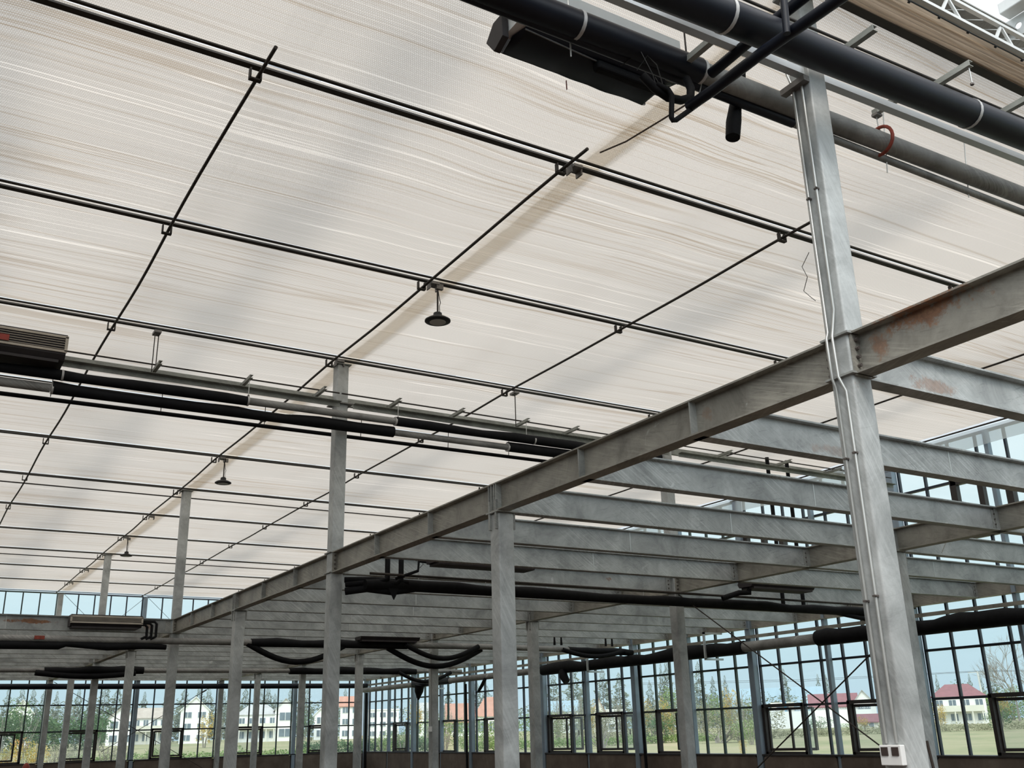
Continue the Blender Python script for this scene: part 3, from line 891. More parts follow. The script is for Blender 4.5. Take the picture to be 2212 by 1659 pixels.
# ------------------------------------------------------------------ hanging lamps
def lamp(x, y, label):
    t = thing('hanging_lamp', (x, y, 5.75), label, 'lamp', 'round pendant lamps under the ceiling')
    MB().tube([(x, y, 6.12), (x, y, 5.83)], 0.010, 8).build('stem', M['rod'], t, smooth=True)
    MB().tube([(x + .005, y, 6.1), (x + .02, y, 6.0), (x + .035, y, 5.95), (x + .02, y, 5.9), (x + .025, y, 5.83)], 0.004, 6).build('cable', M['lamp'], t)
    MB().lathe((x, y, 5.72), [(0.115, -0.004), (0.138, 0.006), (0.138, 0.018), (0.10, 0.042), (0.05, 0.058), (0.045, 0.10), (0.018, 0.115)], 32).build('housing', M['lamp'], t, smooth=True)
    MB().lathe((x, y, 5.712), [(0.085, 0), (0.088, 0.006)], 32).build('lens', M['lens'], t)
    b = MB(); b.box(x - 0.02, x + 0.06, y - 0.02, y + 0.02, 6.10, 6.16); b.build('hook_bracket', M['clip'], t)
    return t
lamp(4.48, 8.72, 'round black pendant lamp, the large near one left of centre')
lamp(4.49, 16.77, 'round black pendant lamp, the middle-sized one behind the hanging pipes')
lamp(4.49, 24.80, 'round black pendant lamp, the tiny farthest one near the far columns')

# ------------------------------------------------------------------ pipes of the near row
def lerp(p, q, t): return tuple(p[i] + (q[i] - p[i]) * t for i in range(3))
def line_pipe(name, p, q, spans, label, wob=0.0, cat='pipe', bands=(), group=None):
    """a pipe from p to q as one thing; spans = (t0, t1, radius, material, part name)"""
    t = thing(name, p, label, cat, group)
    L = (Vector(q) - Vector(p)).length
    for (t0, t1, r, mat, nm) in spans:
        n = max(2, int(L * (t1 - t0) / 0.25))
        pts = []; rr = []
        for i in range(n + 1):
            tt = t0 + (t1 - t0) * i / n
            c = Vector(lerp(p, q, tt))
            w = wob * (noise.noise(Vector((tt * L * 1.7, p[1], r * 50))) if 'foam' in mat else 0)
            pts.append(c + Vector((0, w * 0.5, w))); rr.append(r * (1 + (0.9 * w / max(r, .01) if 'foam' in mat else 0)))
        MB().tube(pts, rr, 20).build(nm, M[mat], t, smooth=True)
    for (tt, r) in bands:
        c = Vector(lerp(p, q, tt)); d = (Vector(q) - Vector(p)).normalized() * 0.011
        MB().tube([c - d, c + d], r, 20).build('band', M['band'], t, smooth=True)
    return t
pA0, pA1 = (-2.0, 3.2, 5.055), (13.6, 3.2, 5.705)
def tA(x): return (x + 2.0) / 15.6
line_pipe('coolant_pipe', pA0, pA1, [(0, 1, 0.097, 'foam_blue', 'insulation')],
          'thick black insulated pipe crossing in front of the near column top', bands=[(tA(3.42), .101), (tA(5.58), .101)])
pB0, pB1 = (-2.0, 3.9, 5.4445), (14.0, 3.9, 5.6915)
def tB(x): return (x + 2.0) / 16.0
line_pipe('coolant_pipe', pB0, pB1, [(0, tB(3.86), 0.086, 'foam_blue', 'insulation'), (tB(3.86), 1, 0.070, 'pipe', 'bare_pipe')],
          'grey steel pipe passing behind the near column with black insulation on its left end', bands=[(tB(2.93), .090), (tB(3.88), .082)])
line_pipe('drain_pipe', (-2.0, 3.95, 5.452), (14.0, 3.95, 5.487), [(0, tB(4.75), 0.032, 'foam_blue', 'insulation'), (tB(4.7), 1, 0.027, 'pipe', 'bare_pipe')],
          'thin dark pipe running just under the grey pipe behind the near column')
# cable tray and channel
def tray(name, y, z0, z1, x0, x1, label, h=0.10, dark=True):
    t = thing(name, (x0, y, z0), label, 'cable tray')
    m = MB(); m.prism([(0, 0), (0.05, 0), (0.05, 0.006), (0.006, 0.006), (0.006, h - 0.006), (0.05, h - 0.006), (0.05, h), (0, h)], (x0, y, z0), (x1, y, z1), (0, 1, 0), (0, 0, 1))
    m.build('channel', M['tray'], t)
    m = MB(); m.prism([(-0.004, h * 0.45), (0, h * 0.45), (0, h * 0.52), (-0.004, h * 0.52)], (x0, y, z0), (x1, y, z1), (0, 1, 0), (0, 0, 1))
    m.build('seam', M['rod'], t)
    m = MB(); m.tube([(x0, y - 0.02, z0 + h + 0.06), (x1, y - 0.02, z1 + h + 0.06)], 0.0095, 8)
    m.build('top_rod', M['rod'], t, smooth=True)
    return t
TRN = tray('cable_tray', 3.36, 5.28, 5.80, -2.0, 13.6, 'galvanised cable tray just above the thick black pipe at the near column', 0.10)
STR = t = thing('strut_channel', (3, 3.56, 5.46), 'bright galvanised channel below the thick black pipe, fixed to the near column', 'channel')
for (x0, x1, z0, z1) in ((-2.0, 4.42, 5.361, 5.475), (4.58, 13.6, 5.485, 5.754)):
    m = MB(); m.prism([(0, 0), (0.055, 0), (0.055, 0.006), (0.006, 0.006), (0.006, 0.05), (0, 0.05)], (x0, 3.53, z0), (x1, 3.53, z1), (0, 1, 0), (0, 0, 1)); m.build('channel', M['sheet'], t)
for x in (4.40,):
    m = MB(); m.box(x - 0.03, x + 0.02, 3.50, 3.70, 5.40, 5.44); m.build('bracket', M['clip'], t)
# arms with hanger rods
def arm(x, y0, y1, z, par, drop=None, dy=0.0):
    m = MB()
    m.prism([(-.02, 0), (.02, 0), (.02, .004), (-.016, .004), (-.016, .036), (.02, .036), (.02, .04), (-.02, .04)], (x, y0, z), (x, y1, z), (1, 0, 0), (0, 0, 1))
    t = m.build('support_arm', M['tray'], par)
    m = MB(); m.box(x - .03, x + .03, max(y0, y1) - .05, max(y0, y1), z - .02, z); m.build('clamp', M['clip'], t)
    if drop:
        ye = y0 + dy
        MB().tube([(x, ye, z), (x, ye, drop)], 0.005, 6).build('hanger_rod', M['conduit'], t)
        MB().lathe((x, ye, drop), [(0.004, -0.012), (0.013, -0.006), (0.013, 0.006), (0.004, 0.012)], 8).build('nut', M['bolt'], t)
    return t
arm(4.62, 3.12, 3.36, 5.60, TRN)
arm(5.48, 3.06, 3.36, 5.62, TRN, 5.49, 0.02)
arm(6.24, 3.12, 3.36, 5.66, TRN)
arm(5.62, 3.58, 3.93, 5.80, STR, 5.66, 0.33)
arm(3.72, 3.56, 4.02, 5.50, STR)
t = thing('pipe_clamp', (5.60, 3.9, 5.56), 'rust-red ring clamp hanging the grey pipe right of the near column', 'clamp')
MB().tube([(5.60, 3.9 + 0.108 * math.cos(a_), 5.563 + 0.108 * math.sin(a_)) for a_ in [PI * 0.45 + i * PI * 1.5 / 16 for i in range(17)]], 0.013, 8).build('ring', M['redclamp'], t, smooth=True)
for x, z0, z1 in ((5.70, 5.90, 5.36), (6.66, 5.92, 5.42), (3.90, 5.50, 5.38)):
    pipe_thing('hanger_rod', [(x, 3.90, z0), (x, 3.955, z1)], 0.0045, 'conduit', 'thin rod hanging the thin dark pipe, %s' % {5.70: 'beside the red clamp', 6.66: 'near the right edge', 3.90: 'by the end of black insulation'}[x], 'hanger rod', 6)
pipe_thing('hanger_rod', [(3.42, 3.2, 5.62), (3.42, 3.2, 5.33)], 0.005, 'conduit', 'thin hanger rod at the pale band of the thick black pipe', 'hanger rod', 6)
pipe_thing('hanger_rod', [(3.78, 3.9, 5.80), (3.78, 3.9, 5.64)], 0.006, 'rod', 'short dark hanger rod above the end of the black insulation', 'hanger rod', 6)
pipe_thing('hanger_rod', [(2.93, 3.98, 5.95), (2.93, 3.98, 5.35)], 0.0045, 'conduit', 'thin hanger rod in front of the open cooling unit', 'hanger rod', 6)
# two pipes crossing the row
pipe_thing('branch_pipe', [(3.62, 3.76, 5.10), (3.635, 3.55, 5.10), (3.64, 3.15, 5.10), (3.70, 2.3, 5.10)], 0.033, 'foam_blue', 'black insulated branch pipe crossing below the thick pipe, lower of the two')
pipe_thing('branch_pipe', [(3.88, 3.80, 5.46), (3.865, 3.3, 5.46), (3.88, 2.4, 5.46)], 0.034, 'foam_blue', 'black insulated branch pipe crossing above the thick pipe, upper of the two')
pipe_thing('thin_branch_pipe', [(3.40, 3.78, 5.20), (3.47, 3.76, 5.17), (3.485, 3.75, 5.13), (3.465, 3.75, 4.97), (3.475, 3.75, 4.955), (3.50, 3.75, 4.965), (3.67, 3.75, 5.12)], 0.016, 'foam',
           'thin black pipe bent into a hook below the end of the open cooling unit')
pipe_thing('vertical_branch_pipe', [(3.60, 2.95, 5.06), (3.60, 2.93, 5.5)], 0.020, 'foam_blue', 'short dark upright pipe near the top edge left of the near column')
pipe_thing('flexible_hose', [(3.33, 3.82, 5.26), (3.40, 3.80, 5.18), (3.50, 3.80, 5.15), (3.60, 3.80, 5.165), (3.69, 3.81, 5.22), (3.73, 3.84, 5.32), (3.74, 3.88, 5.42)], 0.026, 'foam', 'sagging black hose at the right end of the open cooling unit', 'hose')
MBt = MB().tube([(4.32, 3.98, 5.74), (4.33, 4.01, 5.64), (4.29, 4.015, 5.50), (4.26, 4.02, 5.36), (4.235, 4.02, 5.23)], [0.045, 0.050, 0.040, 0.051, 0.048], 18)
tag(MBt.build('hanging_insulation', M['foam'], None, smooth=True), 'loose black insulation sleeve hanging straight down left of the near column', 'insulation sleeve')
for k, pts in enumerate(([(3.30, 3.98, 5.42), (3.36, 3.85, 5.46), (3.41, 3.82, 5.30), (3.46, 3.84, 5.20), (3.52, 3.86, 5.25), (3.50, 3.9, 5.36)],
                         [(3.36, 3.9, 5.36), (3.40, 3.84, 5.44), (3.45, 3.82, 5.38), (3.47, 3.8, 5.22), (3.56, 3.83, 5.28)])):
    pipe_thing('loose_wire', pts, 0.003, 'lamp', '%s loose thin black wire at the torn right end of the open cooling unit' % ('longer' if k == 0 else 'shorter'), 'wire', 6)

# open cooling unit seen from below
t = thing('open_cooling_unit', (3.3, 4.3, 5.6), 'long black cooling unit with its end torn open, hanging at the top centre', 'cooling unit')
prof = [(4.23, 5.555), (4.34, 5.51), (4.43, 5.63), (4.34, 5.72), (4.24, 5.72)]
m = MB(); m.prism(prof, (2.615, 0, 0), (2.66, 0, 0), (0, 1, 0), (0, 0, 1)); m.build('end_cap', M['casing'], t, bevel=0.004)
m = MB(); nx = 24; vs = []
pr2 = [(4.10, 5.66), (4.13, 5.605), (4.26, 5.59), (4.43, 5.595), (4.48, 5.65), (4.46, 5.78)]
for i in range(nx + 1):
    tt = i / nx; x = 2.72 + (3.86 - 2.72) * tt
    for j, (yy, zz) in enumerate(pr2):
        vs.append((x + (0.045 * math.sin(j * 1.9) if i == nx else (0.02 * math.sin(j * 2.3) if i == 0 else 0)), yy, zz + 0.012 * noise.noise(Vector((x * 5, j * 1.3, 0)))))
m.add(vs, [(i * 6 + j, (i + 1) * 6 + j, (i + 1) * 6 + j + 1, i * 6 + j + 1) for i in range(nx) for j in range(5)])
o = m.build('insulation_wrap', M['foam_blue'], t, smooth='all'); o.modifiers.new('wrap', 'SOLIDIFY').thickness = 0.012
m = MB(); m.box(2.665, 2.80, 4.12, 4.30, 5.61, 5.80); m.build('coil_end', M['white_plastic'], t)
m = MB()
for k in range(4): m.tube([(2.74, 4.135, 5.63 + k * .04), (2.745, 4.10, 5.64 + k * .04), (2.74, 4.135, 5.655 + k * .04)], 0.006, 6)
m.build('coil_bends', M['casing'], t)
m = MB(); m.box(2.86, 3.92, 4.125, 4.15, 5.61, 5.74); m.build('lower_panel', M['casing'], t)
m = MB(); m.box(2.3, 3.925, 4.10, 4.12, 5.72, 5.925); m.build('bare_metal_panel', M['sheet'], t)
m = MB(); m.tube([(2.73, 4.155, 5.592), (3.88, 4.23, 5.588)], 0.006, 6); m.build('edge_strip', M['clip'], t)
m = MB(); m.bar((3.22, 4.44, 5.58), (3.225, 4.445, 5.515), 0.008, 0.004); m.build('red_tag', M['red'], t)
m = MB(); m.box(3.28, 3.86, 4.17, 4.24, 5.53, 5.60); m.build('torn_foam', M['foam'], t, bevel=0.02)

# second dark unit cut by the top edge
m = MB(); m.box(3.55, 4.0, 3.20, 3.36, 5.80, 5.92)
tag(m.build('junction_box', M['casing'], None, bevel=0.01), 'dark box at the very top edge left of the near column', 'box')

# ------------------------------------------------------------------ pipe row at the second tall column
line_pipe('coolant_pipe', (-1.5, 11.2, 5.355), (9.5, 11.2, 5.41),
          [(0, (3.22 + 1.5) / 11, 0.057, 'foam', 'insulation'), ((3.22 + 1.5) / 11, (5.14 + 1.5) / 11, 0.045, 'pipe', 'bare_pipe'), ((5.14 + 1.5) / 11, 1, 0.056, 'foam', 'insulation')],
          'upper pipe of the hanging row, black with a bare length at the second tall column', 0.02,
          bands=[((1.18 + 1.5) / 11, .061), ((3.22 + 1.5) / 11, .060), ((5.14 + 1.5) / 11, .058), ((7.25 + 1.5) / 11, .060)])
line_pipe('coolant_pipe', (-1.5, 11.25, 5.205), (9.5, 11.25, 5.285),
          [(0, (1.08 + 1.5) / 11, 0.05, 'pipe', 'bare_pipe'), ((1.10 + 1.5) / 11, (5.14 + 1.5) / 11, 0.063, 'foam', 'insulation'), ((5.1 + 1.5) / 11, (6.85 + 1.5) / 11, 0.042, 'pipe', 'bare_pipe'), ((6.85 + 1.5) / 11, 1, 0.058, 'foam', 'insulation')],
          'lower pipe of the hanging row, mostly black, bare grey at its left and right', 0.028, bands=[((1.1 + 1.5) / 11, .066), ((6.85 + 1.5) / 11, .062)])
line_pipe('drain_pipe', (-1.5, 11.8, 5.25), (9.5, 11.8, 5.32), [(0, 1, 0.025, 'foam', 'insulation')], 'thin dark pipe lowest in the hanging row behind the second tall column')
for k, x in enumerate((1.15, 2.36, 3.62, 4.92, 6.22, 7.2)):
    pipe_thing('hanger_rod', [(x, 11.78, 5.62), (x, 11.8, 5.30)], 0.005, 'rod', 'thin wire carrying the lowest thin pipe of the hanging row, %s from the left' % ORD[k], 'hanger rod', 6, group='wires of the lowest pipe')
# tray of this row, cut at the column
TR3 = []
for (x0, x1), nm in zip(((-1.5, 4.41), (4.59, 9.76), (9.94, 14.9)), ('left of the second tall column', 'right of the second tall column', 'right of the middle row, seen between beams')):
    t = thing('cable_tray', (x0, 11.5, 5.6), 'grey cable tray above the pipes, length ' + nm, 'cable tray'); TR3.append(t)
    m = MB(); m.prism([(0, 0), (0.05, 0), (0.05, 0.006), (0.006, 0.006), (0.006, 0.1), (0.05, 0.1), (0.05, 0.106), (0, 0.106)], (x0, 11.50, 5.60), (x1, 11.50, 5.60), (0, 1, 0), (0, 0, 1)); m.build('channel', M['tray'], t)
    m = MB(); m.box(x0, x1, 11.28, 11.285, 5.50, 5.56); m.box(x0, x1, 11.20, 11.285, 5.555, 5.56); m.build('lower_channel', M['tray'], t)
    m = MB(); m.tube([(x0 - (0.15 if x0 > 0 else 0), 11.3, 5.69), (x1, 11.3, 5.69)], 0.010, 8); m.build('top_rod', M['rod'], t)
m = MB(); m.box(4.37, 4.63, 11.37, 11.63, 5.59, 5.605); m.build('collar_plate', M['clip'], COL[0, 2])
for k, x in enumerate((2.17, 3.22, 4.15, 5.17, 6.10, 7.12, 7.96, 10.9, 12.2, 13.4)):
    arm(x, 11.10, 11.5, 5.64, TR3[0 if x < 4.5 else (1 if x < 9.8 else 2)], 5.44 if k in (1, 3, 5) else None, 0.08)
for x in (2.15, 7.09):
    t = thing('tray_hanger', (x, 11.46, 6.17), 'pair of long hanger rods between ceiling rail and tray, %s' % ('left of the second tall column' if x < 4 else 'right of the second tall column'), 'hanger')
    b = MB(); b.box(x - .03, x + .05, 11.36, 11.50, 6.12, 6.15); b.build('bracket', M['clip'], t)
    for dx, dy in ((-0.02, -.08), (0.04, 0.02)):
        MB().tube([(x + dx, 11.45 + dy, 6.13), (x + dx, 11.45 + dy, 5.60)], 0.006, 6).build('rod', M['rod'], t)
# cooling units
def unit(x0, x1, y, z0, z1, label, grille=True, depth=0.35, bend=True):
    t = thing('cooling_unit', ((x0 + x1) / 2, y, z0), label, 'cooling unit')
    m = MB(); m.prism([(0, 0.06), (0.05, 0.0), (depth, 0.0), (depth + 0.03, 0.05), (depth, z1 - z0), (0.0, z1 - z0)], (x0, y, z0), (x1, y, z0), (0, 1, 0), (0, 0, 1)); m.build('casing', M['casing'], t, bevel=0.004)
    if grille:
        f = MB(); zf0, zf1 = z0 + (z1 - z0) * 0.32, z1 - 0.03
        f.box(x0 - .01, x1 + .01, y - 0.015, y, zf0 - 0.012, zf0 + 0.012); f.box(x0 - .01, x1 + .01, y - 0.015, y, zf1 - 0.012, zf1 + 0.012)
        f.box(x0 - .01, x0 + 0.02, y - 0.015, y, zf0, zf1); f.box(x1 - 0.02, x1 + .01, y - 0.015, y, zf0, zf1)
        f.build('grille_frame', M['grille'], t)
        f = MB(); n = 5
        for k in range(n):
            z = zf0 + 0.02 + (zf1 - zf0 - 0.03) * k / n
            f.bar((x0 + 0.02, y - 0.008, z + 0.004), (x1 - 0.02, y - 0.008, z + 0.004), 0.012, 0.005)
        f.build('louvres', M['grille'], t)
    m = MB(); m.box(x0 + 0.03, x1 - 0.06, y + 0.02, y + depth - .02, z0 - 0.03, z0); m.build('drip_tray', M['casing'], t)
    if bend:
        for k in range(3):
            o_ = 0.05 * k
            MB().tube([(x1 - 0.02, y + .1, z0 + 0.12 - o_ * .6), (x1 + 0.10 + 0.13 - o_ * 1.6, y + .1, z0 + 0.12 - o_ * .6), (x1 + 0.14 + 0.13 - o_ * 1.6, y + .1, z0 + 0.08 - o_ * .6),
                       (x1 + 0.14 + 0.13 - o_ * 1.6, y + .1, z0 - 0.14), (x1 + 0.05 + 0.13 - o_ * 1.6, y + .1, z0 - 0.19)], 0.024, 10).build('pipe_connection', M['foam'], t, smooth=True)
    return t
u = unit(-1.2, 1.16, 10.95, 5.46, 5.745, 'cooling unit with beige louvred grille cut by the left edge', bend=False)
m = MB(); m.box(0.30, 0.60, 10.925, 10.934, 5.575, 5.64); m.build('red_sticker', M['red'], u)
unit(2.63, 3.82, 18.95, 3.50, 3.70, 'cooling unit with beige grille above the left cross beam, with bent black pipes', depth=0.3)
unit(5.42, 6.85, 10.55, 3.52, 3.615, 'flat dark cooling unit under the beams left of the short near column', grille=False, depth=0.3, bend=False)
unit(10.65, 11.95, 10.7, 3.50, 3.60, 'flat dark cooling unit under the beams between middle row and near column', grille=False, depth=0.3, bend=False)
unit(8.0, 9.3, 18.9, 3.38, 3.45, 'flat dark cooling unit in the shadow beyond the middle girder', grille=False, depth=0.3, bend=False)

# ------------------------------------------------------------------ pipes under the floor steel
line_pipe('coolant_pipe', (4.75, 11.15, 3.30), (14.6, 11.15, 3.265), [(0, 1, 0.068, 'foam', 'insulation')], 'black insulated pipe under the beams at the second tall column row', 0.02)
line_pipe('drain_pipe', (4.75, 11.0, 3.40), (14.6, 11.0, 3.36), [(0, 1, 0.016, 'rod', 'bare_pipe')], 'thin rod above the black pipe at the second tall column row')
t = thing('pipe_cluster', (5.0, 11.2, 3.3), 'tangle of black bent pipes right of the second tall column', 'pipe')
for pts, r in (([(5.02, 11.1, 3.62), (5.02, 11.1, 3.36), (4.95, 11.12, 3.33), (4.57, 11.32, 3.30)], .032),
               ([(5.20, 11.1, 3.62), (5.20, 11.1, 3.36), (5.14, 11.1, 3.31), (4.9, 11.15, 3.30)], .032),
               ([(5.45, 10.9, 3.56), (5.34, 10.9, 3.56), (5.34, 10.92, 3.45), (5.1, 11.05, 3.36)], .018),
               ([(4.57, 11.32, 3.22), (4.8, 11.2, 3.25), (5.1, 11.15, 3.22), (5.4, 11.15, 3.27)], .045),
               ([(4.57, 11.35, 3.36), (4.9, 11.2, 3.36), (5.3, 11.1, 3.33)], .035)):
    MB().tube(pts, r, 12).build('bent_pipe', M['foam'], t, smooth=True)
m = MB(); m.prism([(-.08, .1), (.08, .1), (.0, -.06)], (5.10, 11.1, 3.18), (5.13, 11.14, 3.18), (1, 0, 0), (0, 0, 1)); m.build('loose_flap', M['foam'], t)
MB().tube([(5.35, 11.0, 3.58), (5.4, 11.0, 3.62), (5.45, 11.0, 3.55), (5.4, 11.0, 3.5)], .004, 6).build('wire', M['lamp'], t)
for k, x in enumerate((5.45, 6.4, 8.95, 10.6, 12.2, 13.2)):
    pipe_thing('hanger_rod', [(x, 11.13, 3.45), (x, 11.14, 3.24)], 0.005, 'conduit', 'short hanger rod on the black pipe under the beams, %s from the left' % ORD[k], 'hanger rod', 6, group='hanger rods under the beams')
line_pipe('coolant_pipe', (-1.0, 19.1, 3.275), (11.4, 19.1, 3.31),
          [(0, 6.85 / 12.4, 0.058, 'pipe', 'bare_pipe'), (6.85 / 12.4, 10.1 / 12.4, 0.078, 'foam', 'insulation'), (10.1 / 12.4, 1, 0.06, 'pipe', 'bare_pipe')],
          'grey pipe with black insulated length passing the left corner column', 0.02)
m = MB().tube([(-1.0, 19.1, 3.17), (1.0, 19.1, 3.175), (2.5, 19.1, 3.18), (2.62, 19.1, 3.21), (3.3, 19.1, 3.175), (3.9, 19.1, 3.20), (4.3, 19.1, 3.18)], [.075, .075, .07, .05, .07, .06, .045], 12)
tag(m.build('loose_insulation', M['foam'], None, smooth=True), 'sagging black insulation hanging under the grey pipe at the lower left', 'insulation sleeve')
m = MB(); m.box(2.10, 2.26, 19.02, 19.045, 3.27, 3.33)
tag(m.build('red_tape', M['redclamp']), 'small dark red patch of tape on the grey pipe at the lower left', 'tape')
def sag(x0, x1, y, z, d, n=14): return [(x0 + (x1 - x0) * i / n, y, z - d * math.sin(PI * i / n)) for i in range(n + 1)]
pipe_thing('sagging_hose', sag(5.78, 7.75, 19.1, 3.28, 0.33), 0.055, 'foam', 'thick black hose sagging in a curve between two short columns', 'hose')
pipe_thing('sagging_hose', sag(9.0, 10.7, 18.95, 3.30, 0.26), 0.050, 'foam', 'black hose sagging in front of the shadowed middle columns, upper loop', 'hose')
pipe_thing('sagging_hose', sag(8.7, 10.9, 19.2, 3.26, 0.36), 0.055, 'foam', 'black hose sagging in front of the shadowed middle columns, lower loop', 'hose')
line_pipe('coolant_pipe', (11.3, 19.1, 3.31), (14.9, 19.1, 3.25), [(0, .55, 0.058, 'pipe', 'bare_pipe'), (.5, 1, .075, 'foam', 'insulation')], 'grey and black pipe running to the right glass wall beyond the middle girder', 0.03)
pipe_thing('sagging_hose', sag(12.9, 14.6, 19.02, 3.27, 0.13), 0.05, 'foam', 'black hose dipping beside the right wall pipe', 'hose')
for dx, z in ((12.6, 3.62), (12.78, 3.6)):
    pipe_thing('branch_pipe', [(dx, 18.9, 3.36), (dx, 18.9, z), (dx + 1.4, 18.9, z), (dx + 1.4, 18.9, 3.36)], 0.028, 'foam', 'thin black pipe bent like a gate near the right wall, %s of two' % ('upper' if z > 3.61 else 'lower'), 'pipe')
line_pipe('coolant_pipe', (-1.0, 27.1, 3.24), (14.7, 27.1, 3.30),
          [(0, 4.3 / 15.7, 0.05, 'pipe', 'bare_pipe'), (4.3 / 15.7, 6.6 / 15.7, 0.085, 'foam', 'insulation'), (6.6 / 15.7, 10.4 / 15.7, 0.055, 'pipe', 'bare_pipe'), (10.4 / 15.7, 14.2 / 15.7, 0.09, 'foam', 'insulation'), (14.2 / 15.7, 1, 0.055, 'pipe', 'bare_pipe')],
          'far grey and black pipe crossing the whole hall in the shadow', 0.03)
pipe_thing('sagging_hose', sag(3.1, 5.4, 27.06, 3.20, 0.08), 0.07, 'foam', 'black hose bundle lying under the far pipe at the lower left', 'hose')
pipe_thing('sagging_hose', sag(12.6, 14.3, 27.0, 3.26, 0.26), 0.05, 'foam', 'black hose sagging beside the far corner', 'hose')
line_pipe('coolant_pipe', (-4, 34.8, 3.235), (15.0, 34.8, 3.255), [(0, 1, 0.085, 'foam_blue', 'insulation')], 'dark pipe along the top of the back windows')
# wall pipe
YP = 34.6; Y0 = 6.5
def tw(y): return (y - Y0) / (YP - Y0)
line_pipe('wall_pipe', (14.8, Y0, 3.06), (14.8, YP, 3.09),
          [(0, tw(13.35), 0.135, 'foam', 'insulation'), (tw(13.35), tw(15.35), 0.10, 'pipe', 'bare_pipe'), (tw(15.3), tw(22.8), 0.138, 'foam', 'insulation'), (tw(22.8), tw(28), 0.085, 'pipe', 'bare_pipe'),
           (tw(28), tw(30.5), .10, 'foam_blue', 'insulation'), (tw(30.5), 1, 0.08, 'pipe', 'bare_pipe')],
          'thick black wall pipe with a bare grey length running along the right glass wall', 0.05)
m = MB(); m.box(15.00, 15.06, 4.0, 34.9, 3.25, 3.31)
tag(m.build('steel_rail', M['galv_girder_shaded']), 'square steel rail above the thick pipe along the right glass wall', 'rail')
for k, y in enumerate((9.0, 16.3, 20.55, 25.0, 29.0)):
    t = thing('pipe_support', (14.85, y, 3.4), 'L-shaped bright bracket carrying the wall pipe, %s from the camera' % ORD[k], 'bracket')
    b = MB(); b.box(14.62, 14.66, y - .02, y + .02, 2.90, 3.45); b.build('hanger_bar', M['sheet'], t)
    b = MB(); b.box(14.62, 15.12, y - .02, y + .02, 2.88, 2.92); b.build('bearer', M['sheet'], t)
    b = MB(); b.box(14.62, 15.14, y - .02, y + .02, 3.41, 3.45); b.build('top_arm', M['sheet'], t)
pipe_thing('hanging_insulation', [(14.72, 21.75, 3.0), (14.7, 21.7, 2.86), (14.72, 21.6, 2.72)], [0.10, .11, .09], 'foam', 'black foam flap hanging from the wall pipe in the middle of the right windows', 'insulation sleeve')
pipe_thing('hanging_insulation', [(14.7, 29.9, 3.05), (14.7, 29.95, 2.85), (14.7, 30.0, 2.6)], [0.16, .14, .03], 'foam', 'pointed black foam piece hanging from the wall pipe near the back corner', 'insulation sleeve')
pipe_thing('hanging_insulation', [(14.7, 25.7, 3.0), (14.72, 25.9, 2.85), (14.72, 26.1, 2.70)], [0.05, .05, .04], 'foam', 'small black foam stub hanging from the wall pipe beyond the middle row', 'insulation sleeve')
pipe_thing('down_pipe', [(14.95, 18.95, 2.95), (14.95, 18.9, 0.05)], 0.035, 'foam', 'black down pipe standing beside a bluish wall column', 'pipe')
pipe_thing('down_pipe', [(14.95, 27.3, 2.95), (14.95, 27.25, 0.05)], 0.035, 'foam', 'black down pipe near the back corner of the right wall', 'pipe')
pipe_thing('down_pipe', [(14.9, 34.6, 3.0), (14.9, 34.6, 0.05)], 0.05, 'foam', 'black down pipe in the corner of the glass walls', 'pipe')
for x in (11.95, 12.4):
    pipe_thing('riser_pipe', [(x, 11.4, 5.75), (x, 11.4, 3.3)], 0.032, 'foam', 'black upright pipe behind the beams, %s of the pair' % ('left' if x < 12 else 'right'), 'pipe')
pipe_thing('branch_pipe', [(10.3, 11.0, 3.34), (10.55, 10.9, 3.42), (10.7, 10.85, 3.42), (10.7, 10.85, 3.55)], 0.04, 'foam', 'black bent pipe joining the flat unit beside the middle column', 'pipe')
pipe_thing('sagging_hose', [(12.6, 11.2, 3.28), (13.4, 11.1, 3.16), (14.3, 11.2, 3.12), (14.8, 11.4, 3.06)], 0.035, 'foam', 'black hose end curving to the wall pipe left of the near column', 'hose')

# conduit on middle column, fallen stick, red canister
pipe_thing('cable_conduit', [(9.76, 19.33, 3.2), (9.76, 19.33, 1.7)], 0.012, 'conduit', 'thin pale conduit on a shadowed middle column', 'conduit', 8)
m = MB(); m.box(9.72, 9.765, 19.28, 19.36, 1.62, 1.72); tag(m.build('socket_box', M['white_plastic'], None), 'small pale socket box on a shadowed middle column', 'socket')
pipe_thing('wooden_stick', [(9.70, 7.42, 1.38), (9.62, 7.20, 0.02)], 0.016, 'wood', 'dark stick leaning on the column behind the near column', 'stick', 8)
m = MB().lathe((3.45, 29.5, 0.0), [(0.09, 0), (0.09, 1.0), (0.085, 1.06), (0.05, 1.12), (0.02, 1.14)], 20)
tag(m.build('red_canister', M['red'], None, smooth=True), 'red rounded canister top at the bottom left edge', 'canister')
